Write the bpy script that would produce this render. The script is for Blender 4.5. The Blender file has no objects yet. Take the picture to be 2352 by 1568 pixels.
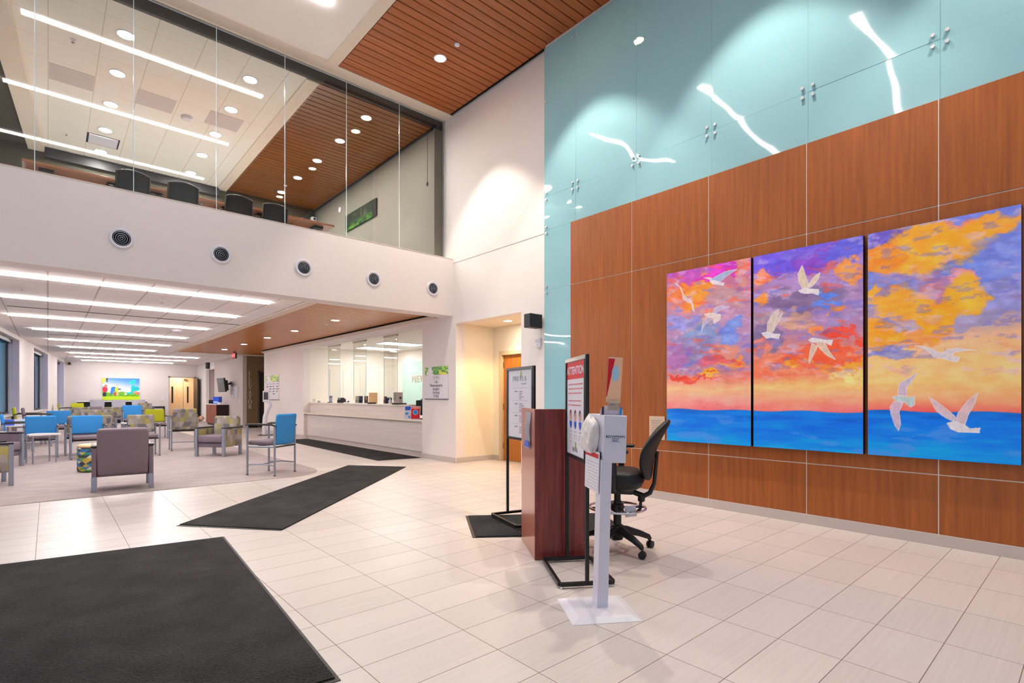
import bpy, bmesh, math, random
import numpy as np
from mathutils import Matrix, Vector
PI = math.pi
random.seed(7)
SC = bpy.context.scene
COL = SC.collection

EXPOSURE = 0.04; WORLD = .75; SPOT = 400.
# ------------------------------------------------------------------ colours and materials
def lin(c):
    return tuple((v/255/12.92 if v/255 <= .04045 else ((v/255+.055)/1.055)**2.4) for v in c)
def lin4(c): return lin(c)+(1.,)

class NT:
    def __init__(s, name):
        s.m = bpy.data.materials.new(name); s.m.use_nodes = True
        s.t = s.m.node_tree; s.t.nodes.clear()
        s.out = s.t.nodes.new('ShaderNodeOutputMaterial')
    def n(s, typ, props=None, **ins):
        nd = s.t.nodes.new('ShaderNode'+typ)
        for k, v in (props or {}).items(): setattr(nd, k, v)
        for k, v in ins.items():
            key = int(k[1:]) if k[0] == '_' and k[1:].isdigit() else k.replace('_', ' ')
            s.set(nd.inputs[key], v)
        return nd
    def set(s, sock, v):
        if hasattr(v, 'is_output'): s.t.links.new(v, sock)
        elif hasattr(v, 'outputs'): s.t.links.new(v.outputs[0], sock)
        else: sock.default_value = v
    def math(s, op, a, b=0., c=0.):
        return s.n('Math', {'operation': op}, _0=a, _1=b, _2=c).outputs[0]
    def mix(s, f, a, b, blend='MIX'):
        nd = s.t.nodes.new('ShaderNodeMix'); nd.data_type = 'RGBA'; nd.blend_type = blend
        s.set(nd.inputs[0], f); s.set(nd.inputs[6], a); s.set(nd.inputs[7], b)
        return nd.outputs[2]
    def obj(s):
        return s.n('TexCoord').outputs['Object']
    def map(s, vec, scale=(1, 1, 1), loc=(0, 0, 0)):
        return s.n('Mapping', Vector=vec, Scale=scale, Location=loc).outputs[0]
    def noise(s, vec, scale=5., detail=3., rough=.5):
        return s.n('TexNoise', Vector=vec, Scale=scale, Detail=detail, Roughness=rough).outputs[0]
    def xyz(s, vec):
        return s.n('SeparateXYZ', Vector=vec).outputs
    def ramp(s, f, stops, const=False):
        nd = s.t.nodes.new('ShaderNodeValToRGB'); cr = nd.color_ramp
        if const: cr.interpolation = 'CONSTANT'
        while len(cr.elements) < len(stops): cr.elements.new(.5)
        for e, (p, c) in zip(cr.elements, stops): e.position = p; e.color = c
        s.set(nd.inputs[0], f); return nd.outputs[0]
    def bump(s, h, strength=.2, dist=.01):
        return s.n('Bump', Strength=strength, Distance=dist, Height=h).outputs[0]
    def bsdf(s, color, rough=.5, metal=0., spec=.5, normal=None, coat=0., emit=None, estr=0., sheen=0.):
        b = s.n('BsdfPrincipled')
        s.set(b.inputs['Base Color'], color); s.set(b.inputs['Roughness'], rough)
        s.set(b.inputs['Metallic'], metal); s.set(b.inputs['Specular IOR Level'], spec)
        if normal is not None: s.set(b.inputs['Normal'], normal)
        if coat: s.set(b.inputs['Coat Weight'], coat); s.set(b.inputs['Coat Roughness'], .08)
        if sheen: s.set(b.inputs['Sheen Weight'], sheen)
        if emit is not None: s.set(b.inputs['Emission Color'], emit); s.set(b.inputs['Emission Strength'], estr)
        s.t.links.new(b.outputs[0], s.out.inputs[0]); return s.m

def plain(name, rgb, rough=.5, metal=0., spec=.5, var=.04, vscale=6., bump=0., bscale=200., coat=0., sheen=0.):
    t = NT(name); o = t.obj(); nz = t.noise(o, vscale, 4.)
    c = lin4(rgb)
    dark = tuple(v*(1-var) for v in c[:3])+(1,); light = tuple(min(1, v*(1+var)) for v in c[:3])+(1,)
    col = t.mix(nz, dark, light)
    nrm = t.bump(t.noise(o, bscale, 2.), bump, .002) if bump else None
    return t.bsdf(col, rough, metal, spec, nrm, coat, sheen=sheen)

def wood(name, c1, c2, axis, rough=.4, spec=.4, fine=1., coat=0., var=.5):
    t = NT(name); o = t.obj()
    sc = [26., 26., 26.]; sc[axis] = 1.1
    f = t.noise(t.map(o, tuple(v*fine for v in sc)), 1., 6., .62)
    sc2 = [140., 140., 140.]; sc2[axis] = 3.
    g = t.noise(t.map(o, tuple(v*fine for v in sc2)), 1., 2.)
    f = t.math('ADD', t.math('MULTIPLY', f, 1-var*.5), t.math('MULTIPLY', g, var*.5))
    col = t.ramp(f, [(.32, lin4(c1)), (.68, lin4(c2))])
    return t.bsdf(col, rough, 0., spec, t.bump(g, .05, .002), coat)

def emissive(name, rgb, strength):
    t = NT(name); nz = t.noise(t.obj(), 3.)
    c = lin4(rgb)
    col = t.mix(nz, tuple(v*.97 for v in c[:3])+(1,), c)
    return t.bsdf(lin4((240, 240, 240)), .4, emit=col, estr=strength)

def glass(name, tint, ior=1.45, rough=0.0):
    t = NT(name)
    bf = t.n('NewGeometry').outputs['Backfacing']
    fr = t.n('Fresnel', IOR=t.math('ADD', ior, t.math('MULTIPLY', bf, 1/ior-ior))).outputs[0]
    nz = t.noise(t.obj(), .8, 1.)
    tr = t.n('BsdfTransparent', Color=t.mix(nz, lin4(tint), tuple(v*.985 for v in lin(tint))+(1,)))
    gl = t.n('BsdfGlossy', Color=(1, 1, 1, 1), Roughness=rough)
    mx = t.n('MixShader'); t.set(mx.inputs[0], fr); t.t.links.new(tr.outputs[0], mx.inputs[1]); t.t.links.new(gl.outputs[0], mx.inputs[2])
    t.t.links.new(mx.outputs[0], t.out.inputs[0]); return t.m

def painted(name, rough=.45, spec=.3, bump=0.):
    """Colour comes from the pigment attribute of the mesh; a canvas-weave bump."""
    t = NT(name); a = t.n('Attribute', {'attribute_name': 'pigment'})
    o = t.obj(); nrm = t.bump(t.noise(o, 300., 2.), bump, .002) if bump else None
    return t.bsdf(a.outputs['Color'], rough, 0., spec, nrm)

def facets(name, cols, w, h, slant, angular=0., rough=.75):
    """Woven pattern of rows of trapezoids, each in one of a few yarn colours."""
    t = NT(name); o = t.obj(); x, y, z = t.xyz(o)
    if angular:
        p = t.math('MULTIPLY', t.math('ARCTAN2', y, x), angular/w)
    else:
        p = t.math('DIVIDE', t.math('ADD', x, y), w)
    q = t.math('DIVIDE', z, h); row = t.math('FLOOR', q); f = t.math('SUBTRACT', q, row)
    odd = t.math('MODULO', t.math('ABSOLUTE', row), 2.)
    p = t.math('ADD', p, t.math('MULTIPLY', odd, 1.))
    k = t.math('FLOOR', t.math('ADD', p, .5))
    sgn = t.math('SUBTRACT', 1., t.math('MULTIPLY', t.math('MODULO', t.math('ABSOLUTE', k), 2.), 2.))
    b = t.math('ADD', k, t.math('MULTIPLY', t.math('MULTIPLY', sgn, slant), t.math('SUBTRACT', f, .5)))
    cell = t.math('SUBTRACT', k, t.math('LESS_THAN', p, b))
    v = t.n('CombineXYZ', X=cell, Y=row)
    wn = t.n('TexWhiteNoise', {'noise_dimensions': '3D'}, Vector=v).outputs[0]
    st = [(i/len(cols), lin4(c)) for i, c in enumerate(cols)]
    col = t.ramp(wn, st, True)
    thread = t.noise(t.map(o, (60., 60., 420.)), 1., 2.)
    col = t.mix(t.math('MULTIPLY', thread, .35), col, lin4((150, 145, 140)))
    return t.bsdf(col, rough, 0., .2, t.bump(thread, .15, .002))

def tile_floor():
    t = NT('porcelain_tile'); o = t.obj(); x, y, z = t.xyz(o)
    px_, ox, py_, oy = .6067, 1.136, .3035, .56
    ax = t.math('DIVIDE', t.math('SUBTRACT', x, ox), px_); ay = t.math('DIVIDE', t.math('SUBTRACT', y, oy), py_)
    fx = t.math('FRACT', ax); fy = t.math('FRACT', ay)
    ex = t.math('MULTIPLY', t.math('MINIMUM', fx, t.math('SUBTRACT', 1., fx)), px_)
    ey = t.math('MULTIPLY', t.math('MINIMUM', fy, t.math('SUBTRACT', 1., fy)), py_)
    line = t.math('LESS_THAN', t.math('MINIMUM', ex, ey), .0021)
    v = t.n('CombineXYZ', X=t.math('FLOOR', ax), Y=t.math('FLOOR', ay))
    wn = t.n('TexWhiteNoise', Vector=v).outputs[0]
    st = t.noise(t.map(o, (1.6, 55., 1.)), 1., 5., .6)
    f = t.math('ADD', t.math('MULTIPLY', st, .75), t.math('MULTIPLY', wn, .25))
    col = t.ramp(f, [(.25, lin4((203, 194, 191))), (.75, lin4((220, 210, 207)))])
    col = t.mix(line, col, lin4((128, 108, 104)))
    rgh = t.math('ADD', .3, t.math('MULTIPLY', line, .4))
    return t.bsdf(col, rgh, 0., .45, t.bump(t.math('SUBTRACT', 1., line), .3, .002))

def carpet_mat():
    t = NT('loop_carpet'); o = t.obj()
    a = t.noise(t.map(o, (2.5, 5., 1.)), 1., 5., .65); b = t.noise(o, 160., 3.)
    f = t.math('ADD', t.math('MULTIPLY', a, .35), t.math('MULTIPLY', b, .65))
    col = t.ramp(f, [(.33, lin4((148, 137, 138))), (.66, lin4((192, 180, 179)))])
    return t.bsdf(col, .95, 0., .1, t.bump(b, .5, .004))

def mat_rubber():
    t = NT('ribbed_entrance_mat'); o = t.obj()
    a = t.noise(o, 110., 3.); w = t.n('TexVoronoi', Vector=o, Scale=85.).outputs[0]
    big = t.noise(o, 3., 3.)
    f = t.math('ADD', t.math('MULTIPLY', a, .55), t.math('MULTIPLY', big, .45))
    col = t.ramp(f, [(.35, lin4((18, 18, 21))), (.7, lin4((62, 61, 64)))])
    return t.bsdf(col, .85, 0., .2, t.bump(w, .6, .006))

def ceil_tiles(name, px_, ox, py_, oy, base, lw=.011, linec=(196, 186, 181)):
    t = NT(name); o = t.obj(); x, y, z = t.xyz(o)
    ax = t.math('FRACT', t.math('DIVIDE', t.math('SUBTRACT', x, ox), px_)); ay = t.math('FRACT', t.math('DIVIDE', t.math('SUBTRACT', y, oy), py_))
    ex = t.math('MULTIPLY', t.math('MINIMUM', ax, t.math('SUBTRACT', 1., ax)), px_)
    ey = t.math('MULTIPLY', t.math('MINIMUM', ay, t.math('SUBTRACT', 1., ay)), py_)
    l1 = t.math('LESS_THAN', ex, lw); l2 = t.math('LESS_THAN', ey, lw*.55)
    line = t.math('MAXIMUM', l1, l2)
    nz = t.noise(o, 160., 2.)
    c = lin(base)
    col = t.mix(nz, tuple(v*.94 for v in c)+(1,), c+(1,))
    col = t.mix(line, col, lin4(linec))
    return t.bsdf(col, .9, 0., .2, t.bump(t.math('SUBTRACT', 1., line), .25, .003))

def teal_glass():
    t = NT('backpainted_glass'); o = t.obj(); x, y, z = t.xyz(o)
    cellv = t.n('CombineXYZ', X=t.math('FLOOR', t.math('DIVIDE', t.math('SUBTRACT', y, 5.2), 1.075)), Y=t.math('GREATER_THAN', z, 4.45))
    wn = t.n('TexWhiteNoise', Vector=cellv).outputs['Color']
    off = t.n('VectorMath', {'operation': 'MULTIPLY_ADD'}, _0=wn, _1=(7., 7., 7.), _2=o).outputs[0]
    nz = t.noise(t.map(off, (1., 1.1, 1.1)), 1., 1., .3)
    col = t.mix(nz, lin4((148, 195, 206)), lin4((153, 199, 210)))
    return t.bsdf(col, .03, 0., .5, t.bump(nz, .35, .09))

M = {}
def mats():
    M['tile'] = tile_floor(); M['carpet'] = carpet_mat(); M['mat'] = mat_rubber()
    M['wall'] = plain('painted_wall', (233, 225, 223), .75, 0, .25, .02, 2., .06, 300.)
    M['bolt'] = plain('bright_bolt', (206, 208, 212), .3, .4, .5)
    M['wallfar'] = plain('far_wall', (218, 208, 206), .75, 0, .25, .02, 2.)
    M['wallgrey'] = plain('taupe_wall', (196, 182, 178), .75, 0, .25, .02, 2., .06, 300.)
    M['wallolive'] = plain('olive_wall', (128, 104, 76), .75, 0, .25, .03, 2., .06, 300.)
    M['office'] = plain('office_wall', (240, 232, 222), .75, 0, .25, .02, 2.)
    M['wallcream'] = plain('cream_wall', (238, 226, 206), .75, 0, .25, .02, 2.)
    M['ceilwhite'] = plain('gypsum_ceiling', (246, 238, 232), .85, 0, .2, .02, 2.)
    M['trimcream'] = plain('cream_trim', (228, 212, 196), .6, 0, .3, .02, 4.)
    M['base'] = plain('vinyl_base', (196, 184, 180), .5, 0, .4, .03, 4.)
    M['tilewait'] = ceil_tiles('acoustic_tile', .605, -.004, 1.22, 9.3, (248, 241, 238))
    M['tileup'] = ceil_tiles('acoustic_tile_upper', .6, 0., .61, 8.7, (244, 238, 228), .006, (206, 194, 178))
    M['woodwall'] = wood('cherry_veneer', (142, 74, 33), (174, 98, 42), 2, .38, .4, 1.)
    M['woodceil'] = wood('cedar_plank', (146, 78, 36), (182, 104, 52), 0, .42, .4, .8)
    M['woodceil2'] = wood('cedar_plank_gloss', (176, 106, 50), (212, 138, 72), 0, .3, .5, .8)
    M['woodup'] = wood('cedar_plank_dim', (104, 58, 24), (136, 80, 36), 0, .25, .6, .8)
    M['dark'] = plain('black_gap', (18, 14, 13), .8, 0, .2)
    M['glazing'] = plain('dark_head', (36, 36, 42), .5, 0, .4)
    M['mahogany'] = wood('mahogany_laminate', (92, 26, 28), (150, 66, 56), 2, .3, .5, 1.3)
    M['mahogsheen'] = wood('mahogany_side_sheen', (164, 88, 70), (184, 106, 86), 2, .3, .5, 1.3, .35)  # lighter than the front: glare from the floor put into the colour
    M['metal'] = plain('silver_frame', (158, 164, 180), .35, .55, .5, .03, 20.)
    M['chrome'] = plain('chrome', (225, 225, 230), .08, 1., .5, .01)
    M['white'] = plain('white_powdercoat', (224, 221, 232), .4, 0, .5, .02)
    M['lav'] = plain('white_steel', (214, 211, 226), .35, 0, .5, .02)
    M['blackmetal'] = plain('black_steel', (20, 20, 22), .35, .2, .5, .05)
    M['blackplastic'] = plain('black_plastic', (26, 26, 28), .45, 0, .5, .06, 40., .15, 300.)
    M['blackfab'] = plain('black_leatherette', (22, 22, 25), .5, 0, .45, .1, 60., .2, 500.)
    M['grey'] = plain('grey_vinyl', (128, 112, 122), .6, 0, .35, .04, 30., .1, 400.)
    M['greydk'] = plain('grey_vinyl_side', (118, 104, 116), .6, 0, .35, .04, 30., .1, 400.)
    M['blue'] = plain('blue_fabric', (58, 146, 220), .75, 0, .25, .06, 60., .2, 500.)
    M['lime'] = plain('lime_fabric', (182, 186, 36), .75, 0, .25, .05, 60., .2, 500.)
    M['olive'] = plain('olive_fabric', (150, 146, 60), .75, 0, .25, .05, 60., .2, 500.)
    M['patt'] = facets('trapezoid_fabric', [(126, 118, 118), (160, 150, 144), (104, 100, 106), (172, 158, 84), (146, 138, 132), (176, 166, 158), (150, 142, 96)], .08, .115, .34)
    M['ott'] = facets('triangle_fabric', [(20, 44, 70), (30, 120, 190), (40, 150, 80), (210, 180, 60), (225, 220, 205), (24, 60, 60), (110, 170, 60)], .062, .05, .95, .22)
    M['peach'] = plain('peach_vinyl', (246, 204, 150), .5, 0, .4)
    M['tabletop'] = plain('white_laminate', (232, 226, 226), .35, 0, .5, .02)
    M['lam'] = wood('pale_laminate', (216, 204, 200), (230, 220, 214), 1, .5, .3, .6)
    M['lamedge'] = plain('counter_white', (238, 228, 218), .4, 0, .4, .02)
    M['strip'] = emissive('led_diffuser', (255, 249, 246), 54.)
    M['floorbounce'] = plain('upper_floor_bounce', (214, 216, 220), .7, 0, .2)  # unseen floor made pale to bounce light onto the upstairs ceiling
    M['striplob'] = emissive('led_diffuser_lobby', (255, 250, 250), 30.)
    M['down'] = emissive('downlight_lens', (255, 240, 225), 130.)
    M['downup'] = emissive('downlight_lens_upper', (255, 249, 244), 620.)
    M['downwarm'] = emissive('downlight_lens_warm', (255, 214, 160), 60.)
    M['panel'] = emissive('office_panel_lens', (255, 250, 246), 16.)
    M['red'] = plain('red_print', (214, 22, 42), .5, 0, .3)
    M['redemit'] = emissive('exit_letter_red', (255, 40, 50), 3.)
    M['paper'] = plain('white_paper', (226, 222, 232), .6, 0, .3, .02)
    M['papertan'] = plain('cream_paper', (214, 190, 164), .6, 0, .3, .03)
    M['orange'] = plain('orange_print', (250, 196, 158), .4, 0, .4)
    M['ink'] = plain('dark_ink', (34, 28, 60), .6)
    M['inkgrey'] = plain('grey_ink', (150, 146, 160), .6)
    M['inkred'] = plain('pale_red_ink', (214, 104, 116), .6)
    M['navy'] = plain('navy_card', (22, 26, 62), .5)
    M['royal'] = plain('royal_blue', (28, 84, 205), .5)
    M['sky'] = plain('light_blue_print', (176, 208, 236), .5)
    M['cyan'] = plain('cyan_print', (20, 140, 220), .5)
    M['skin'] = plain('face_print', (232, 170, 150), .6)
    M['green'] = plain('leaf_green', (150, 180, 40), .5)
    M['brown'] = plain('brown_card', (110, 74, 70), .6)
    M['gold'] = plain('rose_letter', (226, 200, 184), .5)
    M['cream'] = plain('cream_letter', (240, 226, 204), .45)
    M['door'] = wood('oak_door', (160, 94, 30), (190, 116, 46), 2, .4, .4, .8)
    M['doorpale'] = wood('maple_door', (226, 186, 140), (240, 206, 164), 2, .4, .4, .8)
    M['doordark'] = plain('black_door', (12, 8, 10), .4, 0, .5)
    M['frame'] = plain('tan_door_frame', (206, 186, 158), .5, 0, .4)
    M['steel'] = plain('brushed_steel', (150, 140, 128), .3, .8, .5)
    M['teal'] = teal_glass()
    M['mint'] = plain('mint_glass', (186, 220, 208), .1, 0, .5, .02)
    M['clear'] = glass('clear_glass', (249, 250, 247), 1.3)
    M['pane'] = glass('balustrade_glass', (240, 241, 238), 1.5)
    M['acrylic'] = glass('acrylic', (248, 248, 250), 1.2)
    M['glassedge'] = plain('glass_edge', (196, 214, 220), .2, 0, .5)
    M['winglass'] = glass('tinted_window', (130, 220, 235), 1.4)
    M['mullion'] = plain('dark_mullion', (14, 16, 34), .4, .1, .5)
    M['jamb'] = plain('lavender_jamb', (196, 188, 206), .7, 0, .25)
    M['conf'] = wood('walnut_table', (120, 72, 48), (150, 94, 62), 0, .3, .5, .8)
    M['mesh'] = plain('charcoal_mesh', (44, 50, 56), .8, 0, .3, .2, 120., .3, 400.)
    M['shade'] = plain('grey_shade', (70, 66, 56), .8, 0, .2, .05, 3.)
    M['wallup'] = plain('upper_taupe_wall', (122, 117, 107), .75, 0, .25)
    M['cabinet'] = wood('brown_cabinet', (120, 62, 44), (146, 80, 60), 2, .4, .4, 1.)
    M['cabdark'] = plain('dark_cabinet_side', (40, 18, 14), .35, 0, .4)  # cabinet brown with the shade of its unlit side put into the colour
    M['tv'] = plain('tv_glass', (66, 62, 70), .3, 0, .5)
    M['paint'] = painted('pigment_on_canvas', .5, .3, .15)
    M['print'] = painted('printed_panel', .3, .45)
    M['matte'] = painted('matte_print', .7, .15)
    M['bag'] = plain('white_plastic_bag', (228, 222, 220), .4, 0, .5, .04, 8., .6, 14.)
    M['plush'] = plain('peach_plush', (222, 178, 150), .9, 0, .1, .15, 30., .6, 90.)
    M['hotel'] = plain('bronze_hinge', (110, 92, 70), .4, .6)
mats()
BIRDS = [(1,[(0.537,0.917),(0.577,0.927),(0.642,0.939),(0.705,0.95),(0.782,0.953),(0.852,0.952),(0.828,0.943),(0.79,0.936),(0.736,0.923),(0.689,0.907),(0.657,0.899)],(120,160,225)),(1,[(0.537,0.915),(0.593,0.915),(0.673,0.895),(0.714,0.89),(0.697,0.874),(0.642,0.884),(0.577,0.892)],(240,225,235)),(1,[(0.462,0.94),(0.553,0.933),(0.577,0.917),(0.537,0.922)],(240,215,200)),(1,[(0.096,0.941),(0.141,0.931),(0.195,0.898),(0.225,0.859),(0.266,0.838),(0.318,0.823),(0.344,0.791),(0.361,0.746),(0.335,0.759),(0.318,0.8),(0.283,0.807),(0.225,0.829),(0.207,0.844),(0.2,0.873),(0.168,0.908)],(235,190,215)),(1,[(0.569,0.729),(0.593,0.755),(0.657,0.765),(0.782,0.753),(0.705,0.748),(0.657,0.739),(0.61,0.727)],(180,150,215)),(1,[(0.471,0.731),(0.528,0.735),(0.593,0.728),(0.673,0.719),(0.665,0.689),(0.593,0.669),(0.577,0.705),(0.52,0.71)],(236,210,215)),(1,[(0.52,0.712),(0.577,0.705),(0.528,0.685),(0.479,0.664),(0.437,0.626),(0.449,0.665),(0.471,0.7)],(185,150,205)),(2,[(0.479,0.914),(0.5,0.884),(0.517,0.848),(0.542,0.812),(0.536,0.792),(0.479,0.798),(0.446,0.834),(0.436,0.872)],(222,190,150)),(2,[(0.644,0.864),(0.635,0.838),(0.611,0.82),(0.573,0.8),(0.536,0.794),(0.542,0.816),(0.573,0.837),(0.604,0.854)],(226,196,160)),(2,[(0.44,0.789),(0.485,0.796),(0.548,0.791),(0.635,0.781),(0.629,0.753),(0.573,0.766),(0.51,0.768),(0.466,0.776)],(244,232,236)),(2,[(0.258,0.711),(0.254,0.687),(0.219,0.646),(0.198,0.59),(0.135,0.597),(0.142,0.643),(0.191,0.687)],(216,186,166)),(2,[(0.301,0.691),(0.281,0.664),(0.24,0.631),(0.205,0.597),(0.194,0.619),(0.226,0.656)],(220,190,170)),(2,[(0.079,0.596),(0.135,0.599),(0.205,0.586),(0.274,0.581),(0.254,0.556),(0.191,0.566),(0.135,0.564),(0.1,0.58)],(236,226,244)),(2,[(0.536,0.541),(0.573,0.55),(0.635,0.543),(0.69,0.535),(0.753,0.532),(0.738,0.505),(0.684,0.521),(0.623,0.521),(0.555,0.53)],(244,232,236)),(2,[(0.567,0.525),(0.623,0.507),(0.592,0.472),(0.546,0.424),(0.536,0.439),(0.548,0.48)],(224,180,150)),(2,[(0.604,0.532),(0.678,0.525),(0.714,0.488),(0.777,0.436),(0.708,0.456),(0.647,0.487),(0.617,0.511)],(226,186,150)),(3,[(0.333,0.484),(0.399,0.479),(0.475,0.459),(0.492,0.451),(0.527,0.446),(0.561,0.458),(0.616,0.464),(0.754,0.448),(0.671,0.45),(0.605,0.444),(0.594,0.431),(0.64,0.425),(0.633,0.407),(0.6,0.405),(0.538,0.419),(0.469,0.43),(0.446,0.449),(0.399,0.469)],(226,204,222)),(3,[(0.363,0.366),(0.321,0.325),(0.284,0.299),(0.29,0.266),(0.221,0.269),(0.234,0.322),(0.29,0.34)],(190,160,214)),(3,[(0.18,0.261),(0.228,0.269),(0.296,0.261),(0.345,0.265),(0.345,0.227),(0.314,0.216),(0.278,0.236),(0.215,0.243)],(170,214,228)),(3,[(0.196,0.243),(0.265,0.238),(0.234,0.196),(0.246,0.143),(0.23,0.112),(0.202,0.134),(0.171,0.188),(0.164,0.218)],(206,160,206)),(3,[(0.437,0.265),(0.492,0.243),(0.561,0.211),(0.616,0.179),(0.605,0.159),(0.549,0.174),(0.492,0.199),(0.458,0.235)],(226,180,200)),(3,[(0.754,0.282),(0.735,0.237),(0.692,0.187),(0.671,0.144),(0.611,0.161),(0.627,0.197),(0.682,0.243)],(228,176,188)),(3,[(0.555,0.153),(0.6,0.163),(0.671,0.148),(0.703,0.134),(0.764,0.139),(0.761,0.117),(0.692,0.118),(0.627,0.118),(0.583,0.128)],(244,226,236))]
CLOUDS = [(1,0.344,0.895,0.201,0.084,(255,150,56)),(1,0.15,0.853,0.124,0.049,(250,130,80)),(1,0.593,0.96,0.295,0.035,(206,60,196)),(1,0.186,1.013,0.192,0.049,(190,90,190)),(1,0.903,0.962,0.103,0.045,(214,150,140)),(1,0.689,0.814,0.199,0.053,(190,150,160)),(1,0.344,0.695,0.184,0.04,(218,160,140)),(1,0.782,0.618,0.106,0.045,(124,150,226)),(1,0.412,0.619,0.181,0.048,(136,158,206)),(1,0.15,0.705,0.177,0.049,(150,150,215)),(1,0.361,0.526,0.249,0.072,(150,140,185)),(1,0.096,0.485,0.143,0.058,(176,120,180)),(1,0.782,0.52,0.166,0.053,(226,150,130)),(1,0.843,0.428,0.163,0.03,(255,160,80)),(1,0.361,0.354,0.232,0.016,(224,76,60)),(1,0.495,0.365,0.115,0.011,(255,180,70)),(1,0.657,0.439,0.246,0.023,(206,100,120)),(1,0.186,0.417,0.226,0.025,(186,140,170)),(2,0.247,0.935,0.238,0.056,(110,90,220)),(2,0.611,0.941,0.133,0.04,(140,80,200)),(2,0.814,0.947,0.159,0.039,(110,110,225)),(2,0.94,0.857,0.099,0.045,(255,160,80)),(2,0.093,0.862,0.085,0.036,(250,150,110)),(2,0.51,0.747,0.339,0.047,(130,110,150)),(2,0.72,0.725,0.106,0.027,(100,140,235)),(2,0.756,0.69,0.058,0.02,(255,150,50)),(2,0.079,0.769,0.071,0.033,(255,160,70)),(2,0.355,0.667,0.155,0.042,(200,160,150)),(2,0.107,0.645,0.126,0.036,(160,140,160)),(2,0.446,0.613,0.152,0.028,(214,170,150)),(2,0.684,0.582,0.072,0.016,(250,150,90)),(2,0.895,0.559,0.122,0.032,(230,80,60)),(2,0.135,0.55,0.125,0.036,(130,116,156)),(2,0.872,0.625,0.123,0.025,(160,140,190)),(2,0.355,0.43,0.078,0.024,(255,180,60)),(2,0.635,0.464,0.382,0.036,(240,100,66)),(2,0.107,0.479,0.112,0.043,(230,140,120)),(2,0.756,0.407,0.184,0.012,(255,170,50)),(2,0.51,0.379,0.396,0.016,(240,150,120)),(2,0.872,0.34,0.178,0.039,(255,214,140)),(2,0.94,0.416,0.077,0.032,(255,170,70)),(3,0.434,0.892,0.269,0.074,(255,176,50)),(3,0.808,0.957,0.121,0.034,(255,170,60)),(3,0.099,0.881,0.116,0.043,(250,150,60)),(3,0.112,0.958,0.103,0.039,(110,90,190)),(3,0.583,0.941,0.077,0.044,(236,140,110)),(3,0.735,0.868,0.144,0.024,(214,140,180)),(3,0.278,0.667,0.144,0.053,(255,174,56)),(3,0.692,0.674,0.106,0.057,(255,180,50)),(3,0.481,0.594,0.102,0.052,(255,170,40)),(3,0.125,0.537,0.115,0.035,(255,166,50)),(3,0.302,0.808,0.167,0.038,(180,150,190)),(3,0.151,0.698,0.114,0.031,(166,140,176)),(3,0.481,0.69,0.102,0.066,(190,130,150)),(3,0.19,0.603,0.075,0.019,(176,150,176)),(3,0.033,0.706,0.04,0.048,(255,180,60)),(3,0.682,0.795,0.167,0.05,(120,140,225)),(3,0.919,0.848,0.116,0.108,(128,144,226)),(3,0.899,0.646,0.117,0.061,(150,150,214)),(3,0.671,0.584,0.168,0.028,(170,160,200)),(3,0.125,0.467,0.14,0.018,(150,150,200)),(3,0.627,0.743,0.119,0.022,(230,150,160)),(3,0.314,0.521,0.155,0.019,(240,150,80))]

# ------------------------------------------------------------------ mesh helpers
def TR(loc=(0, 0, 0), rz=0., rx=0., ry=0.):
    return Matrix.Translation(loc) @ Matrix.Rotation(rz, 4, 'Z') @ Matrix.Rotation(ry, 4, 'Y') @ Matrix.Rotation(rx, 4, 'X')

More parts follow.
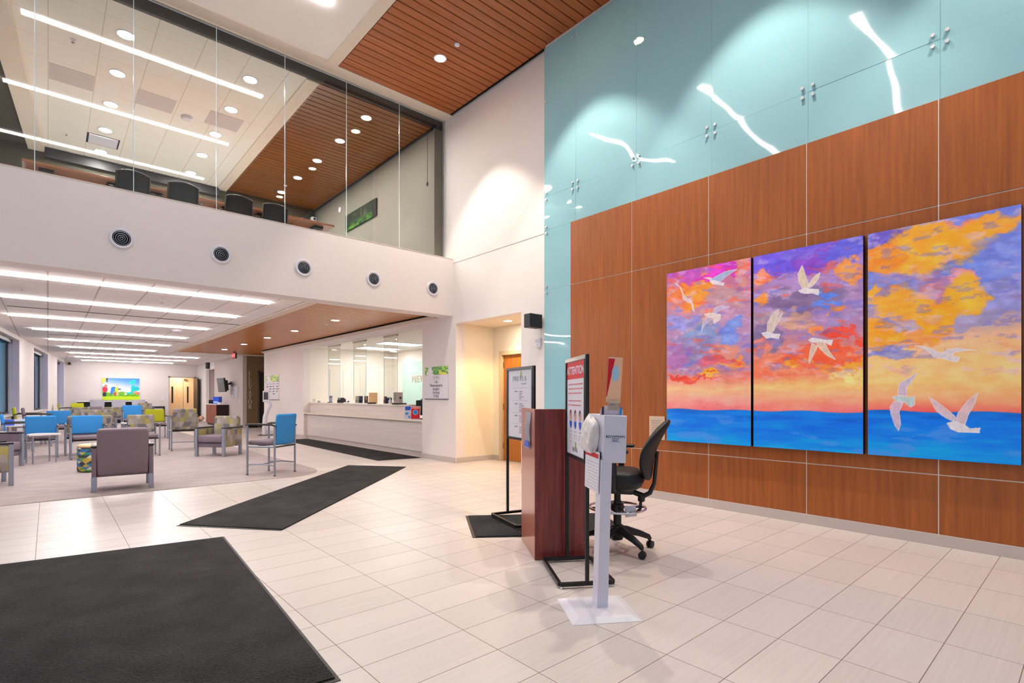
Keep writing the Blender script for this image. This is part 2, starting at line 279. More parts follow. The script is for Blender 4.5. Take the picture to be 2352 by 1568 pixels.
class MB:
    def __init__(s): s.bm = bmesh.new()
    def _xf(s, vs, T):
        if T is not None:
            for v in vs: v.co = T @ v.co
    def box(s, x0, x1, y0, y1, z0, z1, bev=0., seg=2, T=None):
        tmp = bmesh.new()
        bmesh.ops.create_cube(tmp, size=1.)
        for v in tmp.verts:
            v.co = Vector(((x0+x1)/2+v.co.x*(x1-x0), (y0+y1)/2+v.co.y*(y1-y0), (z0+z1)/2+v.co.z*(z1-z0)))
        if bev:
            bev = min(bev, .49*min(abs(x1-x0), abs(y1-y0), abs(z1-z0)))
            bmesh.ops.bevel(tmp, geom=tmp.edges[:], offset=bev, segments=seg, profile=.5, affect='EDGES')
        s._xf(tmp.verts, T); s.join(tmp); return s
    def join(s, tmp):
        me = bpy.data.meshes.new('tmp'); tmp.to_mesh(me); tmp.free(); s.bm.from_mesh(me); bpy.data.meshes.remove(me)
    def tube(s, pts, r, n=10, cap=True, closed=False, T=None):
        """Round bar along a polyline; r is one radius or one per point."""
        P = [Vector(p) for p in pts]; m = len(P)
        R_ = r if isinstance(r, (list, tuple)) else [r]*m
        rings = []; up = None
        for i in range(m):
            if closed: d = (P[(i+1) % m]-P[i-1])
            else: d = P[min(i+1, m-1)]-P[max(i-1, 0)]
            d.normalize()
            if up is None:
                up = Vector((0, 0, 1)) if abs(d.z) < .9 else Vector((1, 0, 0))
            a = d.cross(up); a.normalize(); b = a.cross(d); b.normalize(); up = b
            ring = []
            for k in range(n):
                t = 2*PI*k/n
                c = P[i]+(a*math.cos(t)+b*math.sin(t))*R_[i]
                ring.append(s.bm.verts.new(T @ c if T is not None else c))
            rings.append(ring)
        for i in range(m if closed else m-1):
            A, B = rings[i], rings[(i+1) % m]
            for k in range(n):
                s.bm.faces.new((A[k], A[(k+1) % n], B[(k+1) % n], B[k]))
        if cap and not closed:
            s.bm.faces.new(rings[0][::-1]); s.bm.faces.new(rings[-1])
        return s
    def cyl(s, p0, p1, r, n=24, r1=None, T=None):
        return s.tube([p0, p1], [r, r if r1 is None else r1], n, True, False, T)
    def lathe(s, prof, n=32, c=(0, 0, 0), T=None, loop=False):
        rings = []
        for r, z in prof:
            ring = []
            for k in range(n):
                t = 2*PI*k/n; p = Vector((c[0]+r*math.cos(t), c[1]+r*math.sin(t), c[2]+z))
                ring.append(s.bm.verts.new(T @ p if T is not None else p))
            rings.append(ring)
        for A, B in zip(rings, rings[1:]):
            for k in range(n): s.bm.faces.new((A[k], A[(k+1) % n], B[(k+1) % n], B[k]))
        if loop:
            for k in range(n): s.bm.faces.new((rings[-1][k], rings[-1][(k+1) % n], rings[0][(k+1) % n], rings[0][k]))
        else:
            s.bm.faces.new(rings[0][::-1]); s.bm.faces.new(rings[-1])
        return s
    def prism(s, poly, h0, h1, plane='xy', T=None):
        """Extrude a 2-D outline; plane 'xy' (along z), 'xz' (along y), 'yz' (along x)."""
        def P(a, b, c):
            v = {'xy': (a, b, c), 'xz': (a, c, b), 'yz': (c, a, b)}[plane]
            v = Vector(v); return T @ v if T is not None else v
        A = [s.bm.verts.new(P(a, b, h0)) for a, b in poly]; B = [s.bm.verts.new(P(a, b, h1)) for a, b in poly]
        n = len(poly)
        for k in range(n): s.bm.faces.new((A[k], A[(k+1) % n], B[(k+1) % n], B[k]))
        fs = [s.bm.faces.new(A[::-1]), s.bm.faces.new(B)]
        if n > 4: bmesh.ops.triangulate(s.bm, faces=fs)
        return s
    def grid(s, f, nu, nv, closed_u=False):
        V = [[s.bm.verts.new(f(i/(nu if closed_u else nu-1), j/(nv-1))) for i in range(nu)] for j in range(nv)]
        for j in range(nv-1):
            for i in range(nu if closed_u else nu-1):
                s.bm.faces.new((V[j][i], V[j][(i+1) % nu], V[j+1][(i+1) % nu], V[j+1][i]))
        return V
    def build(s, name, mat, parent=None, smooth=None, T=None, kind=None, label=None):
        bmesh.ops.recalc_face_normals(s.bm, faces=s.bm.faces[:])
        me = bpy.data.meshes.new(name); s.bm.to_mesh(me); s.bm.free()
        if smooth:
            for p in me.polygons: p.use_smooth = True
            me.set_sharp_from_angle(angle=math.radians(smooth))
        if isinstance(mat, str): mat = M[mat]
        me.materials.append(mat)
        o = bpy.data.objects.new(name, me); COL.objects.link(o)
        if parent is not None: o.parent = parent
        if T is not None: o.matrix_local = T
        if kind: o['kind'] = kind
        if label: o['label'] = label
        return o

def B(*a, **k): return MB().box(*a, **k)
def tag(o, label, cat, group=None):
    o['label'] = label; o['category'] = cat
    if group: o['group'] = group
    return o
def thing(name, label, cat, loc=(0, 0, 0), rz=0., group=None, rx=0., ry=0.):
    o = bpy.data.objects.new(name, None); COL.objects.link(o); o.empty_display_size = .1
    o.location = loc; o.rotation_euler = (rx, ry, rz)
    return tag(o, label, cat, group)
def struct(name, mb, mat, smooth=None, T=None, parent=None):
    return mb.build(name, mat, parent, smooth, T, 'structure' if parent is None else None)
KIDS = {}
def copy_thing(root, loc, rz, label, group=None):
    kids = {}
    for o in COL.objects:
        if o.parent is not None: kids.setdefault(o.parent, []).append(o)
    def rec(o, par):
        c = o.copy(); COL.objects.link(c)
        if par is not None:
            c.parent = par; c.matrix_parent_inverse = o.matrix_parent_inverse.copy()
        for k in kids.get(o, []): rec(k, c)
        return c
    r = rec(root, None); r.location = loc; r.rotation_euler = (root.rotation_euler[0], root.rotation_euler[1], rz); r['label'] = label
    if group: r['group'] = group
    return r

def text(name, body, size, mat, parent, T, align='CENTER', ext=.0006, sx=1., spacing=1., bold=0.):
    cu = bpy.data.curves.new(name, 'FONT'); cu.body = body; cu.size = size; cu.align_x = align; cu.align_y = 'CENTER'
    cu.extrude = ext; cu.space_character = spacing; cu.offset = bold
    ob = bpy.data.objects.new(name, cu); COL.objects.link(ob)
    me = bpy.data.meshes.new_from_object(ob.evaluated_get(bpy.context.evaluated_depsgraph_get()))
    bpy.data.objects.remove(ob); bpy.data.curves.remove(cu)
    for v in me.vertices: v.co.x *= sx
    me.materials.clear(); me.materials.append(M[mat])
    o = bpy.data.objects.new(name, me); COL.objects.link(o)
    o.parent = parent; o.matrix_local = T @ Matrix.Rotation(PI/2, 4, 'X')     # reads along +x, up +z, faces -y
    return o

# serif capitals from strokes, in a box one unit high; returns list of outlines (x, z)
def serif(ch):
    q = lambda x0, x1, z0, z1: [(x0, z0), (x1, z0), (x1, z1), (x0, z1)]
    st, th, sf = .105, .045, .05
    def stem(x, z0=0, z1=1): return [q(x, x+st, z0, z1), q(x-sf, x+st+sf, z0, z0+.035), q(x-sf, x+st+sf, z1-.035, z1)]
    def arc(cx, cz, rx, rz, tx, tz, a0, a1, n=20):
        o = []
        for i in range(n):
            a, b = a0+(a1-a0)*i/n, a0+(a1-a0)*(i+1)/n
            f = lambda t, k: (cx+(rx-k*tx)*math.cos(t), cz+(rz-k*tz)*math.sin(t))
            o.append([f(a, 0), f(b, 0), f(b, 1), f(a, 1)])
        return o
    if ch == 'E': return stem(.05)+[q(.1, .5, .96, 1), q(.47, .5, .8, 1), q(.1, .42, .49, .53), q(.4, .43, .43, .6), q(.1, .54, 0, .04), q(.51, .54, 0, .2)], .6
    if ch == 'L': return stem(.05)+[q(.1, .52, 0, .04), q(.49, .52, 0, .2)], .58
    if ch == 'T': return [q(.26, .26+st, 0, 1), q(.2, .43, 0, .035), q(.02, .61, .955, 1), q(.02, .05, .8, 1), q(.58, .61, .8, 1)], .64
    if ch == 'V': return [[(.04, 1), (.16, 1), (.37, 0), (.31, 0)], [(.56, 1), (.62, 1), (.37, 0), (.32, 0)], q(0, .22, .965, 1), q(.5, .68, .965, 1)], .68
    if ch == 'A': return [[(.06, 0), (.11, 0), (.36, 1), (.31, 1)], [(.5, 0), (.63, 0), (.38, 1), (.31, 1)], q(.18, .52, .33, .37), q(0, .18, 0, .035), q(.43, .7, 0, .035)], .7
    if ch == 'O': return arc(.38, .5, .38, .52, .11, .05, 0, 2*PI, 40), .78
    if ch == 'P': return stem(.05)+[q(.1, .3, .96, 1), q(.1, .3, .43, .47)]+arc(.3, .715, .26, .285, .1, .045, -PI/2, PI/2), .6
    if ch == 'R': return stem(.05)+[q(.1, .3, .96, 1), q(.1, .3, .45, .49)]+arc(.3, .725, .25, .275, .1, .045, -PI/2, PI/2)+[[(.27, .47), (.4, .47), (.66, 0), (.53, 0)], q(.5, .7, 0, .035)], .68
    return [], .4
def serif_word(name, word, h, mat, parent, x, z, y0, y1, vertical=False, gap=.12, pitch=1.2, wx=1.):
    """Raised serif letters; local x to the right, z up, between depths y0..y1."""
    mb = MB(); cx = x
    for i, ch in enumerate(word):
        polys, w = serif(ch)
        ox, oz = (x-w*h*wx/2, z-i*pitch*h) if vertical else (cx, z)
        for P in polys: mb.prism([(ox+a*h*wx, oz+b*h) for a, b in P], y0, y1, 'xz')
        cx += (w+gap)*h*wx
    return mb.build(name, mat, parent)

# painted surfaces: colour array (rows bottom to top) on a fine grid facing -y
def paint_panel(name, img, w, h, mat, parent, T=None, x0=None, z0=0., y=0.):
    H, W, _ = img.shape
    x0 = -w/2 if x0 is None else x0
    xs = x0+np.linspace(0, w, W); zs = z0+np.linspace(0, h, H)
    X, Z = np.meshgrid(xs, zs); co = np.stack([X, np.full_like(X, y), Z], -1).reshape(-1, 3)
    idx = np.arange(H*W).reshape(H, W)
    f = np.stack([idx[:-1, :-1], idx[:-1, 1:], idx[1:, 1:], idx[1:, :-1]], -1).reshape(-1, 4)
    me = bpy.data.meshes.new(name)
    me.vertices.add(len(co)); me.vertices.foreach_set('co', co.astype(np.float32).ravel())
    me.loops.add(f.size); me.loops.foreach_set('vertex_index', f.astype(np.int32).ravel())
    me.polygons.add(len(f)); me.polygons.foreach_set('loop_start', (np.arange(len(f))*4).astype(np.int32))
    me.update(calc_edges=True)
    a = me.color_attributes.new('pigment', 'FLOAT_COLOR', 'POINT')
    c = np.clip(img, 0, 255)/255.; c = np.where(c <= .04045, c/12.92, ((c+.055)/1.055)**2.4)
    a.data.foreach_set('color', np.concatenate([c.reshape(-1, 3), np.ones((H*W, 1))], 1).astype(np.float32).ravel())
    me.materials.append(M[mat])
    o = bpy.data.objects.new(name, me); COL.objects.link(o); o.parent = parent
    if T is not None: o.matrix_local = T
    return o
_rng = np.random.RandomState(5)
def vnoise(x, y, seed=0):
    r = np.random.RandomState(seed); tab = r.rand(64, 64)
    xi = np.floor(x).astype(int); yi = np.floor(y).astype(int); fx = x-xi; fy = y-yi
    fx = fx*fx*(3-2*fx); fy = fy*fy*(3-2*fy)
    g = lambda a, b: tab[b % 64, a % 64]
    return (g(xi, yi)*(1-fx)+g(xi+1, yi)*fx)*(1-fy)+(g(xi, yi+1)*(1-fx)+g(xi+1, yi+1)*fx)*fy
def fbm(x, y, seed=0, o=5, gain=.55):
    s = 0; a = 1; t = 0
    for i in range(o):
        s = s+a*vnoise(x*2**i, y*2**i, seed+i); t += a; a *= gain
    return s/t
def sst(a, b, x):
    t = np.clip((x-a)/(b-a), 0, 1); return t*t*(3-2*t)
def inpoly(X, Y, P):
    ins = np.zeros(X.shape, bool); n = len(P)
    for i in range(n):
        x0, y0 = P[i]; x1, y1 = P[(i+1) % n]
        c = ((y0 > Y) != (y1 > Y)) & (X < (x1-x0)*(Y-y0)/((y1-y0) if y1 != y0 else 1e-9)+x0)
        ins ^= c
    return ins

# ------------------------------------------------------------------ camera and world
cam = bpy.data.cameras.new('camera'); camo = bpy.data.objects.new('camera', cam); COL.objects.link(camo)
cam.sensor_width = 36.; cam.sensor_fit = 'HORIZONTAL'; cam.lens = 1203/2352*36
cam.shift_y = 126/2352; cam.clip_start = .05; cam.clip_end = 200
camo.location = (0, 0, 1.31); camo.rotation_euler = (PI/2, 0, -math.radians(41.53))
SC.camera = camo
cy = SC.cycles; cy.max_bounces = 7; cy.diffuse_bounces = 4; cy.glossy_bounces = 3; cy.transmission_bounces = 3; cy.transparent_max_bounces = 12
cy.caustics_reflective = False; cy.caustics_refractive = False; cy.adaptive_threshold = .03; cy.sample_clamp_indirect = 8.
w = bpy.data.worlds.new('daylight'); SC.world = w; w.use_nodes = True
bg = w.node_tree.nodes['Background']; sky = w.node_tree.nodes.new('ShaderNodeTexSky')
sky.sky_type = 'HOSEK_WILKIE'; sky.turbidity = 4.; sky.ground_albedo = .4; sky.sun_direction = (-.3, -.5, .5)
mixn = w.node_tree.nodes.new('ShaderNodeMix'); mixn.data_type = 'RGBA'
mixn.inputs[0].default_value = .75; mixn.inputs[7].default_value = (.62, .78, .95, 1)
w.node_tree.links.new(sky.outputs[0], mixn.inputs[6]); w.node_tree.links.new(mixn.outputs[2], bg.inputs[0])
bg.inputs[1].default_value = WORLD
vs = SC.view_settings; vs.view_transform = 'Standard'; vs.look = 'None'; vs.gamma = 1.; vs.use_curve_mapping = False; vs.exposure = EXPOSURE

def spot(name, loc, energy, col, angle, blend=.35, size=.05, target=None):
    l = bpy.data.lights.new(name, 'SPOT'); l.energy = energy; l.color = col; l.spot_size = math.radians(angle); l.spot_blend = blend; l.shadow_soft_size = size
    o = bpy.data.objects.new(name, l); COL.objects.link(o); o.location = loc
    return o

# ------------------------------------------------------------------ the setting
ZC = 3.0          # waiting room ceiling
ZL = 6.86         # lobby ceiling
YF = 8.54         # face of the balcony beam
XW = 6.0          # plaster wall on the right
def wx(y): return -.87+.098*(y-17.75)      # slanted window wall
WA = math.atan2(1., .098)                   # its direction

struct('floor', B(-7, 9.6, -4.5, 33, -.1, 0), 'tile')
# carpet: raised loop pile with one rounded corner
P = [(wx(8.72)-.05, 8.72), (2.85, 8.72)]
for i in range(1, 13):
    a = -PI/2+PI/2*i/12; P.append((2.85+.76*math.cos(a), 9.48+.76*math.sin(a)))
P += [(3.62, 23.2), (6.04, 24.1), (6.04, 32.48), (wx(32.48)-.05, 32.48)]
struct('floor_carpet', MB().prism(P, 0, .006), 'carpet')

# right-hand plaster wall with its openings
mb = MB()
mb.box(XW, XW+.2, 5.86, 6.54, 0, ZL+.2); mb.box(XW, XW+.2, 6.54, 8.44, 2.74, ZL+.2)
mb.box(XW, XW+.2, 8.44, 9.67, 0, ZL+.2); mb.box(XW, XW+.2, 9.67, 16.65, 2.8, 4.); mb.box(XW, XW+.2, 16.65, 20.65, 0, 4.)
struct('wall_right', mb, 'wall')
struct('trim_1', MB().box(XW-.004, XW+.01, 5.87, 8.53, 3.935, 3.945), 'base')
struct('wall_right_backing', B(5.9, 6.0, -4.5, 5.86, 0, ZL+.2), 'wall')
# cherry veneer panels with pale reveals
yj = [5.29, 4.19, 3.10, 2.03, .96, -.11, -1.18, -2.25, -3.32, -4.4]; zj = [.1, .62, 2.985, 3.915]
mb = MB()
for a, b in zip(yj, yj[1:]):
    for c, d in zip(zj, zj[1:]): mb.box(5.85, 5.895, b+.005, a-.005, c+.005 if c > .2 else c, d-.005 if d < 3.9 else d, .0015, 1)
struct('wall_right_panelling', mb, 'woodwall')
mb = MB()
for y in yj[1:-1]: mb.box(5.856, 5.897, y-.006, y+.006, .1, 3.915)
for z in zj[1:-1]: mb.box(5.857, 5.896, -4.4, 5.285, z-.006, z+.006)
struct('trim_2', mb, 'lamedge')
struct('baseboard_right', MB().box(5.838, 5.9, -4.4, 5.29, 0, .1, .003), 'base')
# back-painted glass cladding
mb = MB(); rg = random.Random(3)
def gp(y0, y1, z0, z1):
    T = TR((5.87, (y0+y1)/2, (z0+z1)/2), 0) @ Matrix.Rotation(math.radians(rg.uniform(-.12, .12)), 4, 'Z') @ Matrix.Rotation(math.radians(rg.uniform(-.12, .12)), 4, 'Y')
    mb.box(0, .012, -(y1-y0)/2+.0008, (y1-y0)/2-.0008, -(z1-z0)/2+.0008, (z1-z0)/2-.0008, .0006, 1, T)
gy = [5.86, 5.2, 4.13, 3.07, 2.02, .95, -.12, -1.19, -2.26, -3.33, -4.4]
for a, b in zip(gy, gy[1:]):
    gp(b, a, 4.45, 6.8)
    gp(b, a, 3.92, 4.45)
for a, b in ((.1, 2.19), (2.19, 2.985), (2.985, 3.92)): gp(5.2, 5.86, a, b)
gl = struct('wall_right_glass', mb, 'teal')
for y in gy[1:6]:
    for dy in (-.05, .05):
        for z in (4.4, 4.5, 6.66): MB().cyl((5.845, y+dy, z), (5.872, y+dy, z), .016, 14).build('glass_standoff', 'bolt', gl, 40)
for z in (5.93, 6.66, 4.5, 4.4, 3.97, 3.87, 3.035, 2.935): MB().cyl((5.845, 5.8, z), (5.872, 5.8, z), .016, 14).build('glass_standoff', 'bolt', gl, 40)
# alcove with a door
struct('wall_alcove_left', B(XW+.2, 6.95, 8.44, 8.6, 0, 2.9), 'wallcream')
mb = MB(); mb.box(6.95, 7.1, 8.2, 8.6, 0, 2.9); mb.box(6.95, 7.1, 6.3, 7.27, 0, 2.9); mb.box(6.95, 7.1, 7.27, 8.2, 2.2, 2.9)
struct('wall_alcove_back', mb, 'wallcream')
struct('wall_alcove_right', B(XW+.2, 6.95, 6.3, 6.54, 0, 2.9), 'wallcream')
struct('ceiling_alcove', B(XW+.2, 7.1, 6.5, 8.5, 2.74, 2.8), 'wallcream')
mb = MB(); mb.box(6.02, 6.95, 8.425, 8.441, 0, .1, .003); mb.box(6.935, 6.951, 8.26, 8.44, 0, .1, .003)
struct('baseboard_alcove', mb, 'base')
mb = MB(); mb.box(5.985, 6.001, 8.44, 9.67, 0, .1, .003); mb.box(5.985, 6.001, 16.66, 20.65, 0, .1, .003); mb.box(5.985, 6.001, 5.87, 6.53, 0, .1, .003)
struct('baseboard_back', mb, 'base')
d1 = struct('door_1', B(6.99, 7.03, 7.32, 8.15, .01, 2.15, .002), 'door')
mb = MB(); mb.box(6.93, 7.06, 8.15, 8.23, 0, 2.15, .004); mb.box(6.93, 7.06, 7.24, 7.32, 0, 2.15, .004); mb.box(6.93, 7.06, 7.24, 8.23, 2.15, 2.23, .004)
mb.build('door_frame', 'frame', d1)
for z in (.3, 1.1, 1.95): MB().cyl((6.985, 8.148, z-.06), (6.985, 8.148, z+.06), .009, 10).build('hinge', 'hotel', d1, 40)
MB().tube([(6.98, 7.4, 1.02), (6.94, 7.4, 1.02), (6.93, 7.43, 1.02), (6.93, 7.53, 1.02)], .01, 8).build('lever_handle', 'steel', d1, 40)

# balcony beam, upper floor and the lobby head
struct('wall_fascia', B(-7, XW, YF, 8.9, 2.9, 4.02), 'wall')
struct('trim_3', B(-7, XW, YF-.006, YF+.06, 4.02, 4.03, .002), 'trimcream')
struct('floor_upper', B(-7, XW, 8.9, 15.1, 3.25, 4.0), 'floorbounce')
struct('wall_head', B(-7, XW, 8.78, 8.84, 6.845, ZL+.3), 'trimcream')
# lobby ceiling: white coffer, cream border, cedar planks
struct('ceiling', B(-7, 3.47, -4.5, 8.52, ZL+.02, ZL+.12), 'ceilwhite')
mb = MB(); mb.box(3.47, 3.65, -4.5, 8.78, ZL-.0, ZL+.12); mb.box(-7, 3.47, 8.52, 8.78, ZL, ZL+.12); mb.box(3.65, XW, 8.54, 8.78, ZL, ZL+.12)
struct('trim_4', mb, 'trimcream')
mb = MB(); y = 8.53
while y > -4.4:
    mb.box(3.66, 5.93, y-.137, y, ZL, ZL+.02, .003, 1); y -= .152
struct('ceiling_planks', mb, 'woodceil')
struct('ceiling_void', B(3.6, XW, -4.5, 8.54, ZL+.06, ZL+.1), 'dark')
struct('trim_5', B(5.93, 5.96, -4.5, 8.53, ZL-.01, ZL+.06), 'dark')
struct('wall_front', MB().box(-7, 6.2, -4.7, -4.5, 6.2, ZL+.2).box(-7, -6, -4.7, -4.5, 0, 6.2).box(5.5, 6.2, -4.7, -4.5, 0, 6.2), 'wall')

# waiting room ceiling
mb = MB(); 
PL = [(wx(8.9), 8.9), (3.42, 8.9), (3.42, 23.1), (6.2, 23.1), (6.2, 32.6), (wx(32.6), 32.6)]
mb.prism(PL, ZC, ZC+.05); struct('ceiling_waiting', mb, 'tilewait')
mb = MB(); mb.box(3.44, 3.62, 8.9, 23.1, ZC-.02, ZC+.05); mb.box(3.62, 6.0, 8.9, 9.12, ZC-.02, ZC+.05); mb.box(3.62, 8.6, 22.92, 23.1, ZC-.02, ZC+.05)
struct('trim_6', mb, 'trimcream')
mb = MB(); mb.box(3.405, 3.44, 8.9, 23.1, ZC-.004, ZC+.01)
struct('trim_7', mb, 'base')
mb = MB(); y = 9.13
while y < 22.85:
    mb.box(3.625, 5.9 if y < 20.5 else 8.6, y, y+.124, ZC, ZC+.02); y += .152
struct('ceiling_waiting_planks', mb, 'woodceil2')
struct('ceiling_waiting_void', B(3.6, 8.6, 9.1, 22.95, ZC+.045, ZC+.09), 'dark')
struct('trim_8', MB().box(5.9, 5.93, 9.1, 20.6, ZC-.015, ZC+.04).box(5.935, XW, 9.1, 20.6, ZC-.06, ZC+.02), 'dark')
struct('trim_9', B(5.93, XW+.0, 9.12, 20.68, ZC-.09, ZC-.03), 'trimcream')

# far wall, side walls and the corridor to the elevator
mb = MB(); mb.box(-.2, 4.78, 32.5, 32.7, 0, ZC+.1); mb.box(5.9, 6.3, 32.5, 32.7, 0, ZC+.1); mb.box(4.78, 5.9, 32.5, 32.7, 2.3, ZC+.1)
struct('wall_far', mb, 'wallfar')
mb = MB(); mb.box(6.05, 6.2, 23.7, 28.65, 0, ZC+.1); struct('wall_television', mb, 'wallgrey')
mb = MB(); mb.box(6.05, 6.2, 28.65, 30.45, 2.65, ZC+.1); mb.box(6.05, 6.2, 30.45, 32.5, 0, ZC+.1); struct('wall_niche', mb, 'wall')
mb = MB(); mb.box(6.9, 7.0, 28.5, 30.6, 0, 2.8); mb.box(6.2, 6.9, 28.5, 28.6, 0, 2.8); mb.box(6.2, 6.9, 30.5, 30.6, 0, 2.8); mb.box(6.2, 6.9, 28.5, 30.6, 2.66, 2.75); struct('wall_niche_back', mb, 'wallgrey')
mb = MB(); mb.box(6.2, 6.66, 23.7, 23.85, 0, ZC+.1); mb.box(6.66, 7.8, 23.7, 23.85, 2.38, ZC+.1); mb.box(7.8, 8.6, 23.7, 23.85, 0, ZC+.1); struct('wall_elevator', mb, 'wallolive')
struct('wall_corridor', MB().box(8.6, 8.7, 20.4, 23.9, 0, ZC+.1).box(6.2, 8.7, 20.5, 20.65, 0, ZC+.1), 'wallolive')
struct('ceiling_corridor', B(6.2, 8.7, 23.05, 23.9, ZC, ZC+.05), 'ceilwhite')
struct('baseboard_far', MB().box(6.2, 6.66, 23.685, 23.7, 0, .12).box(6.035, 6.05, 23.7, 28.65, 0, .1), 'cabdark')
d2 = struct('door_2', B(6.7, 7.76, 23.83, 23.87, 0, 2.34), 'shade')
MB().box(6.64, 6.7, 23.68, 23.9, 0, 2.38).box(7.76, 7.82, 23.68, 23.9, 0, 2.38).box(6.64, 7.82, 23.68, 23.9, 2.32, 2.4).build('door_frame', 'steel', d2)
B(7.225, 7.235, 23.825, 23.831, 0, 2.32).build('door_gap', 'dark', d2)
# pale double doors seen through the open doorway
d3 = struct('door_3', B(4.6, 5.55, 33.6, 33.65, 0, 2.35), 'doorpale')
B(5.02, 5.1, 33.59, 33.6, .95, 1.85).build('vision_pane', 'mullion', d3)
B(4.93, 4.96, 33.57, 33.6, 1.0, 1.04).build('lock', 'steel', d3)
d4 = struct('door_4', B(5.57, 6.4, 33.6, 33.65, 0, 2.35), 'doorpale')
B(5.75, 5.82, 33.59, 33.6, .95, 1.85).build('vision_pane', 'mullion', d4)
B(5.6, 5.72, 33.5, 33.6, 2.2, 2.28).build('door_closer', 'steel', d4)
mb = MB(); mb.box(4.3, 6.6, 33.66, 33.75, 0, ZC); mb.box(4.3, 4.4, 32.7, 33.7, 0, ZC); mb.box(6.5, 6.6, 32.7, 33.7, 0, ZC); struct('wall_vestibule', mb, 'wallcream')
struct('ceiling_vestibule', B(4.3, 6.6, 32.7, 33.75, 2.6, 2.7), 'wallcream')
struct('floor_vestibule', B(4.3, 6.6, 32.99, 33.8, -.1, 0), 'tile')
mb = MB(); mb.box(4.72, 4.78, 32.44, 32.72, 0, 2.36); mb.box(5.9, 5.96, 32.44, 32.72, 0, 2.36); mb.box(4.72, 5.96, 32.44, 32.72, 2.3, 2.36); struct('trim_10', mb, 'wallgrey')
d5 = struct('door_5', B(5.86, 5.9, 31.5, 32.42, .01, 2.28), 'doordark')
MB().tube([(5.86, 31.62, .95), (5.8, 31.62, .95), (5.8, 31.62, 1.25), (5.86, 31.62, 1.25)], .012, 8).build('pull_handle', 'steel', d5, 40)

# slanted window wall
TW = Matrix.Translation((wx(8.0), 8.0, 0)) @ Matrix.Rotation(WA-PI/2, 4, 'Z')   # local y along the wall, +x into the room
def ly(y): return (y-8.0)/math.sin(WA)
mb = MB(); openings = [(10.6, 14.0), (17.0, 20.4), (23.1, 26.6), (29.6, 32.3)]
ys = [6.5]+[v for o in openings for v in o]+[32.9]
for a, b in zip(ys[::2], ys[1::2]): mb.box(-.35, 0, ly(a), ly(b), 0, ZC+.06, 0, 2, TW)
for a, b in openings:
    mb.box(-.35, 0, ly(a), ly(b), 0, .78, 0, 2, TW); mb.box(-.35, 0, ly(a), ly(b), 2.9, ZC+.06, 0, 2, TW)
struct('wall_left', mb, 'wall')
for i, (a, b) in enumerate(openings):
    mb = MB(); a, b = ly(a), ly(b)
    for y in np.linspace(a, b, 4): mb.box(-.29, -.24, y-.02, y+.02, .82, 2.9, 0, 2, TW)
    mb.box(-.3, -.22, a, b, .82, .88, 0, 2, TW); mb.box(-.3, -.22, a, b, 2.8, 2.9, 0, 2, TW)
    wn_ = struct('window_%d' % (i+1), mb, 'mullion')
    MB().box(-.265, -.255, a, b, .85, 2.85, 0, 2, TW).build('pane', 'winglass', wn_)
    MB().box(-.33, .03, a, b, .78, .82, .004, 2, TW).build('window_sill', 'lamedge', wn_)
    MB().box(-.22, -.002, b-.02, b, .82, 2.9, 0, 2, TW).box(-.22, -.002, a, a+.02, .82, 2.9, 0, 2, TW).build('window_jamb', 'jamb', wn_)
    MB().box(-.21, -.14, a+.03, b-.03, 2.8, 2.898, .01, 2, TW).build('roller_shade', 'mullion', wn_)
    MB().tube([TW @ Vector((-.12, b-.25, 2.8)), TW @ Vector((-.12, b-.26, 1.5))], .004, 6).build('pull_cord', 'inkgrey', wn_)

# upstairs meeting room
UZ = 6.69
mb = MB(); mb.prism([(-.46, 8.92), (3.27, 8.92), (3.27, 15.2), (-.05, 15.2)], UZ, UZ+.06); struct('ceiling_upper', mb, 'tileup')
mb = MB(); mb.box(3.27, 3.48, 8.92, 15.2, UZ-.03, UZ+.06); struct('trim_11', mb, 'trimcream')
mb = MB(); y = 8.95
while y < 15.1:
    mb.box(3.485, 5.8, y, y+.137, UZ, UZ+.02, .003, 1); y += .155
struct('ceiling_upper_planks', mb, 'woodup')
struct('ceiling_upper_void', B(3.4, 5.98, 8.9, 15.3, UZ+.05, UZ+.1), 'dark')
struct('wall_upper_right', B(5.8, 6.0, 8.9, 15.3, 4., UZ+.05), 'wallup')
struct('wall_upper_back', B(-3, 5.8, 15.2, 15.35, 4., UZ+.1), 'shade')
struct('trim_12', MB().box(-.06, 3.3, 15.1, 15.2, UZ-.22, UZ-.02).box(5.76, 5.8, 8.95, 15.2, UZ-.03, UZ+.04), 'glazing')
mb = MB(); mb.prism([(-.73, 8.92), (-.46, 8.92), (-.05, 15.2), (-.32, 15.2)], UZ-.1, UZ+.06); struct('trim_13', mb, 'trimcream')
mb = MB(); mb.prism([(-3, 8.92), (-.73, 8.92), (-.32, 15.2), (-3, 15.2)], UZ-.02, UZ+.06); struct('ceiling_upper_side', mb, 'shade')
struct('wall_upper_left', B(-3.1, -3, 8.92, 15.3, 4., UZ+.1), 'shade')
struct('trim_15', MB().box(-3, 5.97, 8.86, 8.92, UZ-.005, 6.85), 'glazing')

# office behind the reception window
struct('wall_office_far', B(6.2, 9.3, 16.65, 16.8, 0, 3.), 'office')
struct('wall_office_back', B(9.1, 9.3, 9.2, 16.65, 0, 3.), 'office')
struct('wall_office_near', B(6.2, 9.3, 9.2, 9.35, 0, 3.), 'office')
struct('ceiling_office', B(6.2, 9.3, 9.2, 16.8, 2.86, 2.95), 'ceilwhite')
mb = MB()
for x in (7.3, 7.9, 8.6): mb.box(x-.008, x+.008, 16.64, 16.652, 0, 2.2)
struct('trim_14', mb, 'lamedge')

